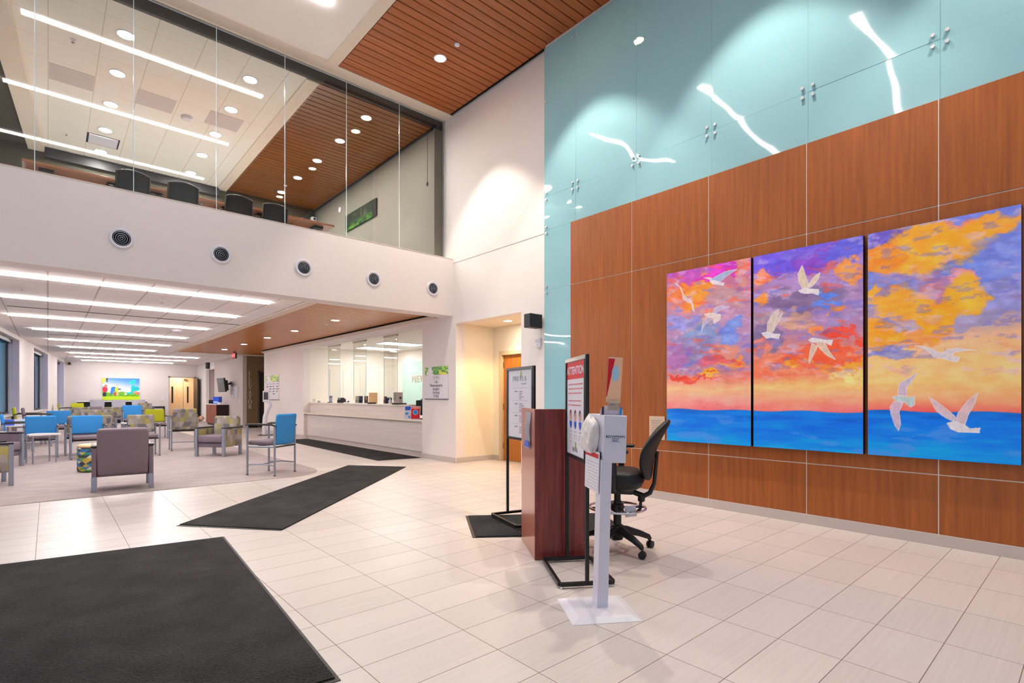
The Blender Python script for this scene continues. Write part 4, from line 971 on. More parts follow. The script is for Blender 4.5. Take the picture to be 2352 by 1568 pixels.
# ------------------------------------------------------------------ floor-standing signs
def sign_stand(label, P1, P2, top, bot, silver_top=False):
    """Frame between two posts P1 (left when read) and P2 (right)."""
    P1 = Vector(P1); P2 = Vector(P2); d = P2-P1; rz = math.atan2(d.y, d.x); L = d.length
    t = thing('sign_stand', label, 'sign', ((P1.x+P2.x)/2, (P1.y+P2.y)/2, 0), rz, 'floor standing signs')
    h = L/2; r = .0125
    for s in (-1, 1):
        B(s*h-r, s*h+r, -r, r, .022, top, .002).build('post', 'blackmetal', t)
        B(s*h-r, s*h+r, -.19, .19, .014, .04, .002).build('foot_bar', 'blackmetal', t)
        for yy in (-.18, .18): MB().cyl((s*h, yy, 0), (s*h, yy, .014), .011, 12).build('levelling_foot', 'chrome', t, 40)
    for yy in (-.19, .19): B(-h+r, h-r, yy-r, yy+r, .014, .04, .002).build('cross_bar', 'blackmetal', t)
    B(-h+r, h-r, -.011, .014, bot, bot+.028, .002).build('bottom_rail', 'blackmetal', t)
    B(-h+r*.2, h-r*.2, -.016, .016, top-.03, top, .003).build('top_rail', 'chrome' if silver_top else 'blackmetal', t)
    for s in (-1, 1): B(s*(h-.02)-.014, s*(h-.02)+.014, -.016, -.005, bot, top-.03, .002).build('frame_side', 'blackmetal', t)
    B(-h+r, h-r, -.006, .008, bot+.02, top-.02).build('poster', 'paper', t)
    return t, h
def bars(mb, x0, x1, z, hh, y=-.0075, rg=random.Random(1), word=.03):
    x = x0
    while x < x1-.004:
        w_ = min(word*rg.uniform(.4, 1.3), x1-x); mb.box(x, x+w_, y, y+.001, z, z+hh); x += w_+word*.28
def leaf(name, x, z, s, parent, y, mat='green', rot=.25):
    P_ = [(.0, 0), (.25, .25), (.33, .5), (.28, .75), (.1, 1.05), (-.12, .85), (-.25, .55), (-.2, .25)]
    c, q = math.cos(rot), math.sin(rot)
    MB().prism([(x+s*(a*.62*c+b*q), z+s*(-a*.62*q+b*c)) for a, b in P_], y, y+.001, 'xz').build(name, mat, parent)
t, h = sign_stand('Black framed attention sign in red and white standing in front of the podium', (3.08, 2.82), (2.77, 2.35), 1.6, .845, True)
B(-h+.032, h-.032, -.0075, -.006, 1.44, 1.568).build('red_header', 'red', t)
text('attention_lettering', 'ATTENTION', .082, 'paper', t, TR((0, -.0085, 1.5)), sx=1.04, bold=.0018)
mb = MB(); rr = random.Random(4)
for z in (1.395, 1.362, 1.329, 1.272, 1.24): bars(mb, -.2, .2-.03*(z < 1.33)-.02*(z < 1.25), z, .0095, rg=rr, word=.05)
mb.build('red_text', 'inkred', t)
for i, x in enumerate((-.135, -.005, .125)):
    MB().lathe([(.038, 0), (.04, 0), (.04, .001), (.038, .001)], 28, T=TR((x, -.0076, 1.17), 0, PI/2), loop=True).build('portrait_ring', 'inkred', t)
    MB().prism([(x+.018*math.cos(a), 1.165+.03*math.sin(a)) for a in np.linspace(0, 2*PI, 18)[:-1]], -.0080, -.0076, 'xz').build('face', 'skin', t)
    MB().prism([(x-.02, 1.165), (x-.018, 1.195), (x, 1.21), (x+.016, 1.2), (x+.01, 1.186), (x-.004, 1.182), (x-.008, 1.16)], -.0085, -.0080, 'xz').build('hair', 'navy', t)
    MB().prism([(x-.034, 1.115), (x-.022, 1.128), (x, 1.12), (x+.022, 1.128), (x+.034, 1.115), (x+.024, 1.085), (x, 1.066), (x-.024, 1.085)], -.0080, -.0076, 'xz').build('shirt', 'royal', t)
    mb = MB(); bars(mb, x-.03, x+.03, 1.045, .004, word=.02); bars(mb, x-.03, x+.03, .965, .004, word=.02); mb.box(x-.03, x+.03, -.0075, -.0065, 1.02, 1.0215).box(x-.03, x-.0285, -.0075, -.0065, .985, 1.02).box(x+.0285, x+.03, -.0075, -.0065, .985, 1.02); mb.build('caption_text', 'inkgrey', t)
serif_word('logo_lettering', 'PREVEA', .03, 'inkgrey', t, -.08, .9, -.0085, -.007, gap=.14); leaf('leaf_emblem', .0, .912, .06, t, -.0092, rot=.15)
t2, h2 = sign_stand('Black framed white directory sign with leaf emblem, standing behind the podium', (3.775, 4.335), (3.61, 3.745), 1.605, .84)
serif_word('logo_lettering', 'PREVEA', .05, 'inkgrey', t2, -.16, 1.46, -.0085, -.007, gap=.14, wx=1.38)
leaf('leaf_emblem', .022, 1.487, .075, t2, -.0092, rot=.2)
text('logo_subtitle', 'health', .026, 'inkgrey', t2, TR((.1, -.0085, 1.43)), spacing=1.6)
mb = MB()
for z in (1.385, 1.255, 1.125, 1.01): mb.box(-.2, .2, -.0075, -.006, z, z+.002)
mb.build('divider_lines', 'inkgrey', t2)
rr = random.Random(9)
for zs in ((1.345, 1.325, 1.305, 1.287, 1.27), (1.215, 1.195, 1.175, 1.155, 1.14), (1.09, 1.07, 1.05, 1.03), (.975, .955, .935, .915)):
    B(-.12, -.05, -.0075, -.006, zs[0], zs[0]+.013).build('floor_lettering', 'inkgrey', t2); mb = MB()
    for z in zs: mb.box(-.01, .03+.07*rr.random(), -.0075, -.006, z, z+.009)
    mb.build('department_lettering', 'inkgrey', t2)
t2.location.z = .011

from mathutils import noise as mnoise
# ------------------------------------------------------------------ white dispenser stand
fa = math.atan2(-.27, .33)+.1
t = thing('dispenser_stand', 'White steel dispenser stand with square base in front of the podium', 'dispenser', (2.53, 2.06, 0), fa)
bx, by = .21, .20
mb = MB(); z1 = .022
O = [(-bx, -by), (bx, -by), (bx, by), (-bx, by)]; I = [(-bx+.05, -by+.05), (bx-.05, -by+.05), (bx-.05, by-.05), (-bx+.05, by-.05)]
vo = [mb.bm.verts.new((a, b, .003)) for a, b in O]; vi = [mb.bm.verts.new((a, b, z1)) for a, b in I]; vb = [mb.bm.verts.new((a, b, 0)) for a, b in O]
for k in range(4):
    mb.bm.faces.new((vo[k], vo[(k+1) % 4], vi[(k+1) % 4], vi[k])); mb.bm.faces.new((vb[k], vb[(k+1) % 4], vo[(k+1) % 4], vo[k]))
mb.bm.faces.new(vi); mb.bm.faces.new(vb[::-1]); mb.build('base_plate', 'white', t)
TL = Matrix.Translation((.02, .02, .02)) @ Matrix.Rotation(math.radians(1.7), 4, 'Y')
TL2 = TL @ Matrix.Translation((.048, 0, 0))
MB().box(-.034, .034, -.05, .05, 0, .9, .002, 1, TL).build('post', 'lav', t)
MB().box(-.072, .072, -.055, .3, .885, 1.175, .003, 1, TL2).build('dispenser_box', 'lav', t)
MB().prism([(-.075, 1.17), (.072, 1.17), (.072, 1.208), (.03, 1.235), (-.04, 1.235), (-.075, 1.208)], .0, .004, 'xz', TL2 @ Matrix.Translation((0, .02, 0))).build('back_plate', 'lav', t)
text('brand_lettering', 'BOWMAN', .021, 'ink', t, TL2 @ TR((0, -.0562, 1.045)), sx=1.25)
mb = MB()
for k in range(4): mb.box(-.02+.0115*k, -.0135+.0115*k, -.0562, -.055, 1.029, 1.0345, T=TL2)
mb.build('brand_dots', 'ink', t)
text('brand_subtitle', 'Dispensers', .0095, 'ink', t, TL2 @ TR((0, -.0562, 1.0205)))
MB().box(-.034, .034, -.0558, -.055, 1.0125, 1.0135, T=TL2).build('brand_rule', 'royal', t)
MB().box(-.0735, -.071, -.01, .03, .905, .945, .001, 1, TL2).build('dispensing_slot', 'dark', t)
# what sits on the stand
TB = Matrix.Translation((2.53, 2.06, 0)) @ Matrix.Rotation(fa, 4, 'Z') @ TL2
o = thing('plastic_bag', 'Crumpled white plastic bag bulging from the side of the dispenser', 'bag', (0, 0, 0)); o.matrix_world = TB
def fbag(u, v):
    a = 2*PI*u; q = max(0., 1-abs(2*v-1)**5)**.5; n = 4.
    ca, sa = math.cos(a), math.sin(a); m = (abs(ca)**n+abs(sa)**n)**(-1/n)
    f = 1+.13*abs(math.sin(4*a+7*v))-.12*abs(math.sin(9*v-2.3*a))+.10*math.sin(3*a+5*v)*math.sin(11*v+2*a)+.06*math.sin(9*a-7*v)+.05*math.sin(23*v+4*a)
    rx = .028*q*f*(1+.35*math.sin(PI*v)); ry = .105*q*(1+.06*math.sin(7*v+2*a))
    q_ = Vector((-.102+rx*ca*m, .135+ry*sa*m+.012*math.sin(6*v), .925+.225*v+.012*math.sin(4*a+1)*q+.02*(sa*.5+.5)*v))
    k_ = abs(mnoise.noise(q_*Vector((18, 18, 12))[0]))*.9-abs(mnoise.noise(q_*55.))*.5
    return q_+Vector((ca, sa*.5, .2))*(.010*k_*q)
mb = MB(); mb.grid(fbag, 64, 40, True); mb.build('bag', 'bag', o, 60)
o = thing('clipboard', 'Papers with red heading clipped below the dispenser on its left side', 'paper', (0, 0, 0)); o.matrix_world = TB
MB().box(-.09, -.086, -.03, .27, .69, .945, .001, 1).build('board', 'paper', o)
MB().box(-.092, -.09, -.025, .265, .694, .94, .0005, 1).build('form_sheet', 'paper', o)
mb = MB(); rr = random.Random(3)
for k in range(9): bars(mb, -.01, .25-.05*rr.random(), .71+.02*k, .003, 0, rr, .05)
for v in mb.bm.verts: v.co = Vector((-.0925+v.co.y*.3, v.co.x, v.co.z))
mb.build('form_text', 'inkgrey', o)
MB().box(-.0935, -.092, -.02, .262, .905, .932, .0005, 1).build('red_heading', 'red', o); MB().box(-.096, -.09, .09, .17, .93, .95, .002, 1).build('clip', 'metal', o)
o = thing('acrylic_sign_holder', 'Tilted clear sign holder with red and orange poster on top of the dispenser', 'sign', (0, 0, 0))
o.matrix_world = TB @ Matrix.Translation((-.012, -.02, 1.178)) @ Matrix.Rotation(math.radians(4), 4, 'X') @ Matrix.Rotation(math.radians(.6), 4, 'Y')
B(-.05, .05, .0007, .004, .07, .36, .001, 1).build('holder', 'acrylic', o)
B(-.046, .046, -.0015, .0005, .075, .355).build('poster', 'orange', o, label='orange poster')
MB().prism([(-.046, .345), (-.004, .345), (-.042, .11), (-.046, .11)], -.0024, -.0016, 'xz').build('red_wedge', 'red', o)
MB().prism([(.004+.024*math.cos(a), .255+.05*math.sin(a)) for a in np.linspace(0, 2*PI, 30)[:-1]], -.003, -.0024, 'xz').build('pale_oval', 'sky', o)
B(-.042, .042, -.02, -.016, .0, .075, .002, 1).build('card_pocket', 'acrylic', o); B(-.036, .036, -.015, -.012, .03, .09).build('card_stack', 'papertan', o); B(-.048, .048, -.022, .02, -.004, .006, .002).build('foot', 'acrylic', o)
mb = MB(); bars(mb, -.025, .02, .062, .006, -.0158, word=.02); mb.build('card_text', 'inkgrey', o)
for i, (x, c) in enumerate(((-.062, 'ink'), (.055, 'cyan'))):
    b_ = MB().cyl((0, 0, 0), (0, 0, .05), .006, 10).build('pen', c, None, 40); b_.matrix_world = TB @ Matrix.Translation((x, .012, 1.177))
    tag(b_, ['Dark pen standing on the dispenser left of the sign holder', 'Light blue pen standing on the dispenser right of the sign holder'][i], 'pen')

# ------------------------------------------------------------------ drafting chair at the podium
t = thing('drafting_chair', 'Black drafting chair with foot ring and casters beside the podium', 'chair', (3.65, 2.76, 0), math.atan2(.86, -.5)+PI/2)
rzc = t.rotation_euler[2]
loc0 = math.atan2(2.44-2.76, 3.58-3.65)-rzc
for k in range(5):
    a = loc0+2*PI*k/5; c, s = math.cos(a), math.sin(a)
    MB().tube([(0, 0, .17), (c*.08, s*.08, .165), (c*.2, s*.2, .13), (c*.288, s*.288, .095), (c*.3, s*.3, .075)], [.04, .036, .028, .022, .018], 12).build('leg', 'blackplastic', t, 50)
    T = TR((c*.303, s*.303, .03), a+.6)
    w_ = MB()
    for q in (-1, 1): w_.lathe([(.012, -.011), (.03, -.009), (.031, 0), (.03, .009), (.012, .011)], 22, T=T @ Matrix.Translation((0, q*.014, 0)) @ Matrix.Rotation(PI/2, 4, 'X'))
    w_.cyl((c*.303, s*.303, .03), (c*.303, s*.303, .085), .008, 10); w_.build('caster', 'blackplastic', t, 40)
MB().lathe([(.045, .09), (.055, .12), (.05, .21), (.034, .22), (.034, .42), (.028, .42), (.028, .6), (.03, .6)], 24).build('gas_column', 'blackplastic', t, 40)
MB().lathe([(.03, .33), (.055, .335), (.055, .39), (.03, .395)], 24).build('ring_hub', 'blackplastic', t, 40)
ring = MB().tube([(.235*math.cos(a), .235*math.sin(a), .36) for a in np.linspace(0, 2*PI, 49)[:-1]], .0115, 12, closed=True)
ring.build('foot_ring', 'chrome', t, 60)
mb = MB()
for k in range(4): a = k*PI/2+.4; mb.tube([(.04*math.cos(a), .04*math.sin(a), .362), (.235*math.cos(a), .235*math.sin(a), .36)], .009, 8)
mb.build('ring_spoke', 'blackplastic', t, 50)
mb = MB()
def fseat(u, v):
    a = 2*PI*u; q = [(.0, .525), (.17, .525), (.225, .56), (.24, .6), (.225, .655), (.17, .685), (.08, .695), (.0, .69)]
    i = v*(len(q)-1); k = min(int(i), len(q)-2); f = i-k; r = q[k][0]*(1-f)+q[k+1][0]*f; z = q[k][1]*(1-f)+q[k+1][1]*f
    n = 3.2; ca, sa = math.cos(a), math.sin(a); m = (abs(ca)**n+abs(sa)**n)**(-1/n)
    return Vector((r*ca*m*1.02, r*sa*m*.98-.01, z+(.018*(r/.24)**2*(-1 if sa*m < -.6 and r > .15 else 1) if v > .5 else 0)))
mb.grid(fseat, 44, 22, True); mb.build('seat', 'blackfab', t, 60)
B(-.1, .1, -.12, .14, .49, .535, .012).build('seat_plate', 'blackplastic', t, 40)
for s in (-1, 1): MB().cyl((s*.11, .05, .545), (s*.11+s*.006, .05, .545), .012, 12).build('bolt', 'dark', t)
mb = MB().tube([(0, .1, .51), (0, .22, .47), (0, .27, .5), (0, .305, .58), (0, .315, .7), (0, .33, .85)], [.022, .024, .02, .016, .016, .014], 12); mb.build('back_post', 'blackplastic', t, 60)
MB().lathe([(.018, 0), (.03, .01), (.03, .05), (.012, .06)], 16, (0, .2, .42)).tube([(0, .2, .47), (0, .19, .36), (.02, .16, .33)], .013, 8).build('tilt_knob', 'blackplastic', t, 50)
mb = MB()
def fback(u, v):
    a = 2*PI*u; z = .6+.52*v; wv = .215*(max(0., 1-abs(2*v-1)**2.6))**.5+.004; wv *= (.8+.3*math.sin(PI*min(1, v*1.1)))
    th = .052*(max(0., 1-abs(2*v-1)**3))**.5+.003
    yc = .255+.11*v+.0-.10*math.sin(PI*v)*.55+.06*v*v
    ca, sa = math.cos(a), math.sin(a)
    return Vector((wv*ca, yc+th*sa-.05*(abs(ca)**2)*1.0*math.sin(PI*v)*.8, z))
mb.grid(fback, 44, 26, True)
mb.build('backrest', 'blackfab', t, 60)
for s in (-1, 1):
    MB().tube([(s*.13, .0, .53), (s*.27, .0, .56), (s*.28, .0, .7), (s*.275, .0, .85)], [.018, .02, .03, .022], 10).build('arm_post', 'blackplastic', t, 50)
    MB().box(s*.275-.035, s*.275+.035, -.13, .12, .85, .88, .014, 3).build('arm_pad', 'blackplastic', t, 50)
MB().box(-.002, .002, -.047, .047, -.09, 0, .0008, 1, TR((.15, .12, .41), .35, .12)).build('hang_tag', 'lav', t, label='pale lavender hanging tag')

# ------------------------------------------------------------------ reception counter
t = thing('reception_counter', 'Long pale reception counter with low ledge under the office window', 'counter', (6.0, 13.16, 0))
L = 3.485
B(.1, .14, -L, L, .1, .765).build('front_panel', 'lam', t)
B(.13, .16, -L, L, .002, .1).build('toe_kick', 'base', t)
B(.0, .24, -L, L, .765, .8, .004).build('ledge', 'lamedge', t)
B(.2, .23, -2.64, L, .8, 1.085).build('upper_panel', 'lam', t)
B(.22, .8, -L, -2.64, .765, .8, .004).build('low_desk', 'lamedge', t)
B(.17, .8, -2.64, L, 1.085, 1.12, .004).build('worktop', 'lamedge', t)
for s in (-1, 1): MB().prism([(.0, .002), (.2, .002), (.2, 1.085 if s > 0 else .765), (.16, 1.085 if s > 0 else .765), (.0, .765)], s*L-.0-(.03 if s > 0 else 0), s*L+(.03 if s < 0 else 0), 'xz').build('end_panel', 'lam', t)
# glass screens hung above it
for i, (a, b) in enumerate([(14.48, 15.3), (12.84, 13.58), (11.2, 11.85)]):
    t = thing('glass_screen', ['Left hanging glass screen above the reception counter', 'Middle hanging glass screen above the reception counter', 'Right hanging glass screen above the reception counter'][i], 'screen', (6.25, (a+b)/2, 1.12), -PI/2, 'hanging glass screens'); h = (b-a)/2
    B(-h, h, -.005, .005, .1, 1.65).build('pane', 'clear', t); B(-h-.01, h+.01, -.02, .02, 1.635, 1.68, .003).build('clamp_rail', 'steel', t)
    for s in (-1, 1): B(s*h-.001, s*h+.001, -.0055, .0055, .1, 1.6).build('edge', 'glassedge', t)
for i, (x, y) in enumerate([(7.75, 13.7), (7.95, 15.45)]):
    t = thing('office_light_panel', ['Bright light panel on the office ceiling nearest the lobby', 'Bright light panel on the office ceiling nearest the office far wall'][i], 'ceiling light', (x, y, 2.86), 0, 'office light panels')
    B(-.62, .62, -.32, .32, -.02, 0, .003).build('panel_frame', 'white', t); B(-.6, .6, -.3, .3, -.024, -.02).build('lens', 'panel', t)
t = thing('mint_glass_sign', 'Mint glass panel with raised rose letters on the office back wall', 'sign', (9.08, 14.2, .0), -PI/2)
B(-1.7, 1.7, -.01, .015, .8, 2.45).build('glass_panel', 'mint', t)
serif_word('logo_lettering', 'PREVEA', .21, 'gold', t, -1.05, 1.78, -.03, -.01, gap=.14)
leaf('leaf_emblem', -.4, 1.86, .3, t, -.034, 'gold')
# items on the counter top
def on_counter(y, x=6.3, z=1.121): return (x, y, z)
t = MB().lathe([(.035, 0), (.045, .11), (.042, .11), (.033, .006)], 20).build('pencil_cup', 'acrylic', None, 40); t.location = on_counter(16.42, 6.25); tag(t, 'Clear pencil cup at the left end of the reception worktop', 'cup')
t = thing('stapler', 'Black stapler at the left end of the reception worktop', 'stapler', on_counter(16.1, 6.27), .9)
B(-.1, .1, -.02, .02, 0, .014, .003).build('base', 'blackplastic', t); MB().box(-.09, .1, -.018, .018, .03, .05, .006, 2, TR((0, 0, -.002), 0, 0, .06)).build('arm', 'blackplastic', t)
def pin_pad(y, label, x=6.3):
    t = thing('card_terminal', label, 'card terminal', on_counter(y, x), -.7, 'card terminals')
    B(-.05, .05, -.1, .1, 0, .02, .004).build('base', 'blackplastic', t); MB().box(-.045, .045, -.012, .02, .01, .22, .006, 2, TR((0, .03, 0), 0, -.3)).build('handset', 'metal', t); MB().box(-.04, .04, -.014, -.011, .15, .2, .002, 1, TR((0, .03, 0), 0, -.3)).build('display', 'blackplastic', t)
pin_pad(15.3, 'Upright silver card terminal on the reception worktop below the left glass screen')
def card_box(y, w, h, col, label, x=6.36, rz=-.6, strip=None):
    t = thing('card_holder', label, 'card holder', on_counter(y, x), rz, 'card holders')
    B(-w/2, w/2, -.04, .04, 0, h*.55, .002).build('pocket', 'blackplastic' if col == 'blackplastic' else 'acrylic', t)
    MB().box(-w/2+.006, w/2-.006, -.01, .01, .01, h, .001, 1, TR((0, 0, 0), 0, -.15)).build('cards', col, t)
card_box(14.66, .2, .15, 'blackplastic', 'Black card holder right of the upright card terminal')
card_box(14.45, .1, .12, 'blackplastic', 'Small black box between the left and middle glass screens')
t = thing('tape_dispenser', 'White tape dispenser with dark roll on the reception worktop', 'tape dispenser', on_counter(14.15), -.6)
B(-.08, .08, -.025, .025, 0, .03, .006).build('base', 'white', t); MB().cyl((.05, -.015, .035), (.05, .015, .035), .028, 20).build('tape_roll', 'ink', t, 40)
for i, (y, c, lb) in enumerate([(13.6, 'steel', 'Grey green brochure holder below the middle glass screen'), (13.38, 'navy', 'Navy brochure holder below the middle glass screen'), (13.06, 'brown', 'Brown brochure holder right of the navy one')]): card_box(y, .11, .2, c, lb)
def paper_stand(y, c, label, x=6.36):
    t = thing('acrylic_paper_stand', label, 'sign', on_counter(y, x), -.55, 'acrylic paper stands')
    MB().box(-.11, .11, -.003, .003, .0, .29, .001, 1, TR((0, 0, 0), 0, -.12)).build('sheet', c, t); B(-.11, .11, -.04, .05, 0, .004).build('foot', 'acrylic', t)
paper_stand(12.66, 'peach', 'Peach paper stand in the middle of the reception worktop')
paper_stand(11.42, 'wallgrey', 'Grey backed paper stand under the right glass screen', 6.4)
def key_pad(y, label, w=.22, x=6.22):
    t = thing('signature_pad', label, 'signature pad', on_counter(y, x), -.5, 'signature pads')
    MB().box(-w/2, w/2, -.08, .08, 0, .03, .008, 2, TR((0, 0, 0.004), 0, .08)).build('body', 'blackplastic', t); MB().box(-w*.3, w*.3, -.04, .05, .03, .033, .001, 1, TR((0, 0, 0.004), 0, .08)).build('screen', 'tv', t)
key_pad(12.45, 'Black signature pad in front of the peach paper stand')
key_pad(11.05, 'Long black signature pad at the right part of the worktop', .34)
card_box(12.0, .09, .19, 'cabinet', 'Brown and black card box left of the right glass screen')
card_box(11.82, .17, .16, 'navy', 'Navy patterned card box below the right glass screen')
def bottle(y, x, label, body, cap, h=.13, r=.035):
    t = thing('pump_bottle', label, 'bottle', on_counter(y, x), 0)
    MB().lathe([(r, 0), (r, h*.7), (r*.4, h*.9), (r*.4, h)], 20).build('body', body, t, 40); MB().cyl((0, 0, h), (0, 0, h+.045), r*.55 if cap == 'white' else r*.9, 16).build('cap', cap, t, 40)
bottle(11.64, 6.3, 'White pump bottle beside the navy card box', 'white', 'white')
bottle(11.2, 6.34, 'Clear sanitizer bottle with black cap near the right glass screen', 'acrylic', 'blackplastic', .13, .032)
t = thing('monitor', 'Black monitor seen from behind at the right end of the reception counter', 'monitor', (6.42, 10.24, .802), 2.6)
B(-.2, .2, -.02, .03, .08, .42, .012).build('display', 'blackplastic', t); B(-.04, .04, -.0, .06, 0, .2).build('stand', 'blackplastic', t); B(-.12, .12, -.06, .12, 0, .012, .004).build('foot', 'blackplastic', t)
mb = MB()
def fc(u, v): return Vector(((u-.5)*.24, (v-.5)*.12, .05*math.sin(PI*u)*math.sin(PI*v)+.006*math.sin(9*u+5*v)))
mb.grid(fc, 14, 10); bmesh.ops.solidify(mb.bm, geom=mb.bm.faces[:], thickness=.006)
o = mb.build('blue_cloth', 'royal', None, 60); o.location = (6.42, 10.24, 1.226); o.rotation_euler = (0, 0, 2.6); tag(o, 'Bright blue cloth lying on top of the black monitor', 'cloth')
t = thing('computer_tower', 'Black device with cables on the low ledge at the right end', 'computer', (6.14, 9.8, .803), -.6)
B(-.05, .05, -.06, .06, 0, .26, .006).build('case', 'blackplastic', t); MB().tube([(.05, -.03, .05), (.08, -.06, .03), (.03, -.1, .012), (-.05, -.09, .008)], .006, 8).build('cable', 'blackplastic', t, 50)
for i, (y, a, c) in enumerate([(10.36, 'royal', 0), (10.1, 'red', 1)]):
    t = thing('tabletop_poster', ['Blue and white tilted poster on the reception ledge', 'Red tilted poster with blue circle on the reception ledge'][i], 'poster', (6.08, y, .802), -.75, 'posters on the ledge')
    T = TR((0, 0, 0), 0, -.25)
    MB().box(-.11, .11, -.002, .002, 0, .3, .001, 1, T).build('holder', 'paper', t)
    if c:
        MB().box(-.095, .095, -.004, -.002, .012, .285, 0, 1, T).build('red_sheet', 'red', t)
        MB().cyl((0, -.005, .16), (0, -.004, .16), .06, 28, T=T).build('white_ring', 'paper', t); MB().cyl((0, -.006, .16), (0, -.005, .16), .05, 28, T=T).build('blue_disc', 'cyan', t)
        mb = MB(); mb.box(-.08, .08, -.005, -.004, .245, .27, T=T); mb.build('heading', 'orange', t)
    else:
        MB().box(-.1, .1, -.004, -.002, .2, .29, 0, 1, T).build('blue_header', 'royal', t); MB().box(-.09, -.02, -.004, -.002, .1, .15, 0, 1, T).box(-.02, .08, -.004, -.002, .02, .07, 0, 1, T).build('blue_figures', 'cyan', t)

# ------------------------------------------------------------------ wall signs
def leafy(W_, H_, seed, white=True):
    x, y = np.meshgrid(np.linspace(0, 1, W_), np.linspace(0, 1, H_))
    n = fbm(x*9, y*4.5, seed); m = fbm(x*22, y*9, seed+3); b = fbm(x*3, y*1.5, seed+9)
    img = np.zeros((H_, W_, 3)); img[:] = (150, 200, 30)
    img = mixc(img, (226, 222, 40), sst(.5, .62, b)); img = mixc(img, (20, 120, 20), sst(.52, .62, n)); img = mixc(img, (10, 60, 20), sst(.6, .7, m)*.8)
    img = mixc(img, (190, 230, 60), sst(.6, .7, fbm(x*30, y*12, seed+5))*.6)
    if white: img = mixc(img, (222, 214, 222), sst(.13, .05, np.abs(x-.24)+.25*(n-.5)-.04*(1-y)))
    return img
def wall_sign(label, y0, y1, z0, z1):
    t = thing('directory_sign', label, 'sign', (5.985, (y0+y1)/2, z0), -PI/2, 'directory signs'); w_ = y0-y1; h_ = z1-z0
    B(-w_/2, w_/2, .0, .014, .0, h_, .001).build('board', 'paper', t); B(-w_/2, w_/2, -.012, .014, -.012, .0).build('lower_edge', 'ink', t)
    paint_panel('leaf_band', leafy(100, 36, 17 if y0 < 12 else 29), w_, h_*.26, 'print', t, z0=h_*.735, y=-.0012)
    return t, w_, h_
t, w_, h_ = wall_sign('White sign listing the first floor departments beside the reception window', 9.54, 8.69, 1.26, 1.93)
text('heading', '1st Floor', .062, 'inkgrey', t, TR((0, -.0015, h_*.665)), sx=1.)
B(-.13, .13, -.0012, 0, h_*.605, h_*.612).build('rule', 'inkgrey', t)
for k, s in enumerate(('Lab', 'Mammography', 'Surgery', 'Urology', 'X-Ray')): text('lettering', s, .078, 'ink', t, TR((0, -.0015, h_*.52-k*.073)))
t, w_, h_ = wall_sign('White directory sign with leaf band on the wall left of the reception window', 20.45, 18.95, 1.2, 2.06)
mb = MB(); rr = random.Random(6)
for c in range(4):
    x = -w_/2+.15+c*.37; mb.box(x, x+.16, -.0015, 0, h_*.62, h_*.66)
mb.build('floor_headings', 'inkgrey', t); mb = MB()
for c in range(4):
    for k in range((1, 3, 4, 3)[c]): x = -w_/2+.1+c*.37; mb.box(x, x+.14+.16*rr.random(), -.0015, 0, h_*(.52-.1*k), h_*(.55-.1*k))
mb.build('list_lines', 'ink', t)
t = thing('elevator_lettering', 'Cream serif letters spelling ELEVATOR down the olive wall', 'lettering', (6.33, 23.695, 0))
for i, ch in enumerate('ELEVATOR'):
    polys, w0 = serif(ch); mb = MB(); hh = .165; z = 2.2-i*.2
    for P in polys: mb.prism([((a-w0/2)*hh*1.05, z+b*hh) for a, b in P], -.012, .0, 'xz')
    mb.build('letter', 'cream', t)

# wall speaker and strobe
t = thing('wall_speaker', 'Black wall speaker beside the pale glass strip above the alcove corner', 'speaker', (5.985, 6.06, 2.5), 0)
B(-.3, -.03, -.075, .075, -.095, .125, .01).build('cabinet', 'blackplastic', t); B(-.03, .0, -.03, .03, -.06, .1, .003).build('bracket', 'blackmetal', t)
B(-.29, -.04, -.08, -.074, -.085, .115, .004).build('grille', 'mesh', t)
t = thing('wall_mounted_strobe', 'White fire strobe on the wall under the black speaker', 'alarm', (5.99, 6.1, 2.2), -PI/2)
B(-.055, .055, -.03, .005, -.09, .06, .008).build('body', 'white', t); B(-.035, .035, -.05, -.03, -.02, .035, .008).build('lens', 'acrylic', t); B(-.02, .02, -.032, -.03, -.06, -.05).build('lettering_mark', 'inkgrey', t)
# television wall
t = thing('television', 'Dark television tilted on a bracket on the taupe wall', 'television', (5.62, 25.3, 1.8), math.radians(-87), rx=.12)
B(-.5, .5, -.03, .04, -.3, .3, .008).build('bezel', 'blackplastic', t); B(-.48, .48, -.032, -.03, -.28, .28).build('screen', 'tv', t); B(-.42, .42, .035, .15, -.25, .2, .03).build('rear_housing', 'blackplastic', t)
MB().tube([(0, .1, 0), (0, .38, .03)], .04, 10).box(-.1, .1, .37, .39, -.12, .12).build('wall_arm', 'blackmetal', t)
for i, y in enumerate((25.02, 24.56)):
    t = thing('wall_mounted_rack', ['Left white brochure rack beside the television', 'Right white brochure rack beside the television'][i], 'rack', (6.03, y, 1.26), -PI/2, 'white brochure racks')
    MB().box(-.17, .17, -.02, .02, 0, .5, .003).build('back_plate', 'paper', t)
    for k in range(3): MB().box(-.15, .15, -.05, -.02, .03+.16*k, .12+.16*k, .003).build('pocket', 'white', t)
t = thing('light_switch', 'Small white wall switch near the elevator corner', 'switch', (6.045, 24.05, 1.1), -PI/2)
B(-.04, .04, -.006, .005, -.06, .06, .003).build('plate', 'white', t); B(-.014, .014, -.012, -.006, -.03, .03, .002).build('rocker', 'white', t)
t = thing('low_cabinet', 'Brown cabinet with white top against the television wall', 'cabinet', (5.8, 26.9, .006), -PI/2)
B(-1., 1., -.24, .24, .08, .93).build('body', 'cabdark', t); B(-1.03, 1.03, -.27, .24, .93, .965, .004).build('top', 'tabletop', t); B(-.98, .98, -.2, .2, 0, .08).build('toe_kick', 'blackplastic', t)
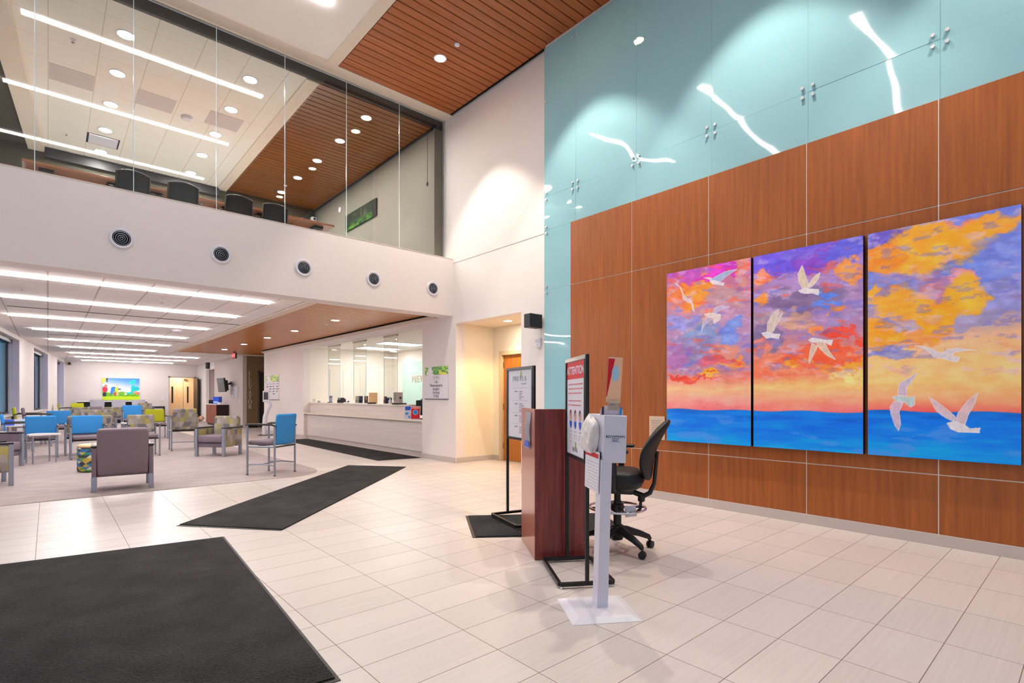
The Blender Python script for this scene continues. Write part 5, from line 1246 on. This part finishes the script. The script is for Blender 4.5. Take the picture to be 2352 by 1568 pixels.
for s in (-1, 1):
    d = B(s*.5-.49, s*.5+.49, -.258, -.24, .09, .92, .002).build('door', 'cabinet', t); MB().tube([(-s*.06+s*.08, -.262, .75), (-s*.06+s*.08, -.28, .75), (-s*.06+s*.08, -.28, .87), (-s*.06+s*.08, -.262, .87)], .006, 8).build('handle', 'steel', d)
def on_cab(x, y): return (x, y, .972)
t = thing('desk_organizer', 'Dark desktop organizer tray on the white cabinet top', 'tray', on_cab(5.75, 27.45), -PI/2)
B(-.28, .28, -.13, .13, 0, .02).build('tray', 'blackplastic', t); B(-.28, .28, .11, .13, 0, .17).build('back', 'blackplastic', t); B(-.29, -.27, -.13, .13, 0, .17).build('side', 'blackplastic', t); B(.27, .29, -.13, .13, 0, .17).build('side', 'blackplastic', t); B(-.27, .27, -.12, .1, .1, .115).build('shelf', 'navy', t)
t = thing('blue_box', 'Bright blue tissue box standing on the white cabinet top', 'box', on_cab(5.72, 26.5), -.9)
B(-.15, .15, -.1, .1, 0, .32, .006).build('carton', 'royal', t); B(-.12, .1, -.103, -.1, .03, .12).build('label_patch', 'sky', t)
o = B(-.12, .12, -.2, .2, 0, .07, .005).build('paper_tray', 'paper'); o.location = on_cab(5.8, 26.1); tag(o, 'White paper tray right of the blue box on the cabinet', 'tray')
t = thing('bottle', 'Small white bottle behind the dark organizer on the cabinet', 'bottle', on_cab(5.93, 27.7)); MB().lathe([(.05, 0), (.05, .2), (.02, .25), (.02, .3)], 16).build('body', 'white', t, 40)
t = thing('wall_mounted_speaker', 'Small dark wall box above the niche near the far corner', 'speaker', (6.04, 29.75, 2.86), -PI/2)
B(-.16, .16, -.12, .0, -.17, .17, .01).build('cabinet', 'blackplastic', t); B(-.14, .14, -.125, -.12, -.15, .15).build('grille', 'mesh', t)
t = thing('toy_heap', 'Low peach coloured plush heap on the carpet near the dark door', 'toy', (5.55, 30.2, .006))
mb = MB()
for k in range(9):
    a = k*2.4; r = .25*math.sqrt(k/9)
    bmesh.ops.create_icosphere(mb.bm, subdivisions=2, radius=.13, matrix=Matrix.Translation((1.2*r*math.cos(a), 1.6*r*math.sin(a), .13+.03*(k % 3))))
mb.build('plush', 'plush', t, 60)
t = thing('wall_mounted_camera', 'Small dark camera at the ceiling corner above the last window', 'camera', (.75, 32.4, 2.86)); B(-.06, .06, -.06, .09, -.06, .06, .01).build('housing', 'brown', t); MB().cyl((0, -.07, 0), (0, -.06, 0), .04, 14).build('lens', 'dark', t)
# thermal kiosk
t = thing('temperature_kiosk', 'White curved temperature check kiosk by the wall left of the reception', 'kiosk', (5.52, 18.78, 0), -.45)
MB().box(-.22, .22, -.22, .22, 0, .02, .006).build('base', 'blackmetal', t)
MB().tube([(-.05, 0, .02), (-.05, 0, .35), (-.03, .0, .62), (.03, .02, .84), (.1, .03, 1.0), (.1, .03, 1.08), (.06, 0, 1.14)], [.075, .07, .07, .075, .08, .07, .05], 14).build('curved_stand', 'white', t, 60)
MB().box(-.1, .1, -.04, .02, 1.12, 1.5, .015, 3).build('tablet_head', 'white', t, 50); MB().box(-.07, .07, -.045, -.04, 1.2, 1.45, .003).build('screen', 'tv', t); MB().tube([(.05, .02, 1.15), (.13, .02, 1.1), (.16, .02, 1.0)], .008, 8).build('cable', 'blackplastic', t)
# outdoor-play picture on the far wall
def play_picture():
    W_, H_ = 180, 130; x, y = np.meshgrid(np.linspace(0, 1, W_), np.linspace(0, 1, H_)); img = np.zeros((H_, W_, 3))
    for c in range(3): img[..., c] = np.interp(y+.25*(x-.3), [.35, .6, .95, 1.1], [(236, 246, 250)[c], (232, 232, 246)[c], (90, 150, 226)[c], (70, 130, 220)[c]])
    n = fbm(x*14, y*10, 8); n2 = fbm(x*40, y*30, 9)
    img = mixc(img, (110, 180, 40), sst(.02, -.02, y-.3-.14*fbm(x*9, x*0, 3)-.2*(n-.5))); img = mixc(img, (60, 130, 30), sst(.55, .62, n2)*sst(.45, .35, y)*.6)
    img = mixc(img, (190, 220, 20), sst(.01, -.01, y-.17-.05*(n-.5)))
    img = mixc(img, (200, 210, 40), inpoly(x, y, [(0, 1), (.1, 1), (.08, .85), (.03, .75), (0, .72)])*1.); img = mixc(img, (90, 40, 40), inpoly(x, y, [(.1, .98), (.15, 1), (.14, .82), (.11, .8)])*1.)
    def blob(cx, cy, rx, ry, col): 
        nonlocal img
        img = mixc(img, col, sst(1.15, .85, ((x-cx)/rx)**2+((y-cy)/ry)**2))
    for (cx, cy, rx, ry, col) in [(.03, .56, .05, .08, (120, 190, 230)), (.07, .48, .07, .13, (206, 40, 60)), (.09, .64, .04, .06, (216, 120, 90)), (.06, .26, .05, .1, (30, 40, 40)),
            (.3, .5, .08, .11, (40, 120, 210)), (.25, .36, .04, .1, (60, 110, 226)), (.33, .28, .03, .08, (206, 60, 50)), (.39, .68, .035, .05, (236, 190, 150)), (.38, .48, .05, .12, (206, 220, 30)), (.45, .5, .05, .03, (40, 90, 170)), (.4, .28, .03, .1, (216, 180, 130))]: blob(cx, cy, rx, ry, col)
    # a teal balloon-like creature, children behind it
    for (cx, cy, rx, ry, col) in [(.82, .5, .06, .2, (20, 196, 200)), (.9, .52, .1, .1, (20, 186, 196)), (.79, .8, .08, .07, (30, 206, 200)), (.83, .87, .07, .08, (20, 190, 190)), (.72, .32, .1, .04, (20, 196, 200)), (.62, .28, .03, .05, (240, 220, 210)), (.88, .36, .06, .05, (226, 150, 120)), (.95, .3, .05, .07, (216, 120, 100))]: blob(cx, cy, rx, ry, col)
    return img
t = thing('wall_picture', 'Bright picture of children running on grass on the far waiting room wall', 'picture', (2.73, 32.46, 1.12))
B(-.76, .76, .002, .035, 0, 1.1, .002).build('board', 'paper', t); paint_panel('print_face', play_picture(), 1.5, 1.09, 'print', t, z0=.005, y=0)
# thermostat-size marks on the far wall
t = thing('wall_switch', 'Small white wall plate left of the open doorway', 'switch', (4.45, 32.49, 1.2)); B(-.06, .06, -.01, .0, -.09, .09, .003).build('plate', 'white', t)

# ------------------------------------------------------------------ upstairs furniture
t = thing('forest_picture', 'Dark green forest photograph on the upstairs right wall', 'picture', (5.76, 12.17, 5.56), -PI/2)
def forest():
    W_, H_ = 150, 60; x, y = np.meshgrid(np.linspace(0, 1, W_), np.linspace(0, 1, H_)); n = fbm(x*8, y*6, 5); img = np.zeros((H_, W_, 3)); img[:] = (34, 46, 24)
    img = mixc(img, (60, 130, 20), sst(.5, .25, y-.1*(n-.5))*sst(.35, .6, fbm(x*12, y*9, 6))*.9); img = mixc(img, (120, 190, 40), sst(.35, .1, y)*sst(.5, .66, fbm(x*14, y*8, 7))*.8)
    img = mixc(img, (120, 110, 80), sst(.66, .72, fbm(x*30, y*.6, 9))*sst(.35, .5, y)*.8); img = mixc(img, (170, 150, 120), sst(.12, .02, np.abs(x-.66)+.2*(y-.4))*.5*sst(.2, .5, y)); img = mixc(img, (14, 20, 14), sst(.86, .9, x)*1.)
    return img*.75
B(-.85, .85, .004, .05, 0, .42, .02).build('board', 'dark', t); paint_panel('print_face', forest(), 1.69, .41, 'matte', t, z0=.005, y=.0025)
def meeting_table(x0, x1, y0, label, dy=.7):
    t = thing('meeting_table', label, 'table', ((x0+x1)/2, y0+dy/2, 4.0), 0, 'upstairs tables'); h = (x1-x0)/2
    B(-h, h, -dy/2, dy/2, .86, .9, .004).build('table_top', 'conf', t)
    B(-h+.02, h-.02, dy/2-.06, dy/2-.04, .55, .86).build('modesty_panel', 'conf', t)
    for s in (-1, 1): B(s*(h-.28)-.05, s*(h-.28)+.05, -.06, .06, .0, .86).build('leg', 'metal', t); B(s*(h-.28)-.06, s*(h-.28)+.06, -.3, .3, 0, .03, .005).build('foot', 'metal', t); B(s*(h-.28)-.09, s*(h-.28)+.09, -.22, .22, .81, .86).build('bracket', 'blackmetal', t)
meeting_table(-.3, 1.1, 10.8, 'Left upstairs meeting table behind the balcony glass'); meeting_table(1.13, 2.8, 10.8, 'Middle upstairs meeting table behind the mesh chairs'); meeting_table(2.83, 4.5, 10.7, 'Right upstairs meeting table ending below the forest picture')
def mesh_chair(x, y, rz, label):
    t = thing('mesh_chair', label, 'chair', (x, y, 4.0), rz, 'upstairs mesh chairs')
    mb = MB()
    def fb(u, v): a = (u-.5)*2; return Vector((a*.22, .23-.06*a*a+.05*v-.04*math.sin(PI*v), .5+.5*v+.03*v*(1-a*a)-.10))
    mb.grid(fb, 14, 14); bmesh.ops.solidify(mb.bm, geom=mb.bm.faces[:], thickness=.02); mb.build('mesh_back', 'mesh', t, 60)
    P_ = [fb(u, v) for u, v in [(0, 0), (0, .5), (0, 1)]+[(k/8, 1) for k in range(1, 9)]+[(1, .5), (1, 0)]]
    MB().tube([p+Vector((0, .005, 0)) for p in P_], .013, 8).build('back_frame', 'blackplastic', t, 60)
    B(-.23, .23, -.24, .22, .44, .5, .025, 3).build('seat', 'blackfab', t, 50)
    for s in (-1, 1):
        B(s*.28-.035, s*.28+.035, -.14, .13, .66, .685, .01).build('arm_pad', 'blackplastic', t, 50); MB().tube([(s*.22, .0, .45), (s*.28, .0, .5), (s*.28, .0, .66)], .015, 8).build('arm_post', 'metal', t, 50)
    MB().cyl((0, 0, .08), (0, 0, .44), .03, 14).build('gas_column', 'metal', t, 40)
    for k in range(5): a = k*2*PI/5; MB().tube([(0, 0, .1), (.3*math.cos(a), .3*math.sin(a), .07)], [.03, .018], 8).cyl((.3*math.cos(a), .3*math.sin(a), 0), (.3*math.cos(a), .3*math.sin(a), .06), .025, 10).build('leg', 'blackplastic', t, 40)
for x, lb in [(1.03, 'Leftmost of four mesh chair backs behind the balcony glass'), (1.73, 'Second mesh chair back from the left behind the balcony glass'), (2.6, 'Third mesh chair back from the left behind the balcony glass'), (3.23, 'Rightmost of four mesh chair backs behind the balcony glass')]: mesh_chair(x, 10.62, PI, lb)
mesh_chair(-.75, 11., PI/2+.3, 'Dark chair seen sideways at the left end of the upstairs tables')
t = thing('wall_clock', 'Small white round thermostat on the upstairs right wall beyond the forest picture', 'thermostat', (5.79, 13.4, 6.25), -PI/2); MB().cyl((0, -.02, 0), (0, .005, 0), .07, 24).build('body', 'white', t, 40)
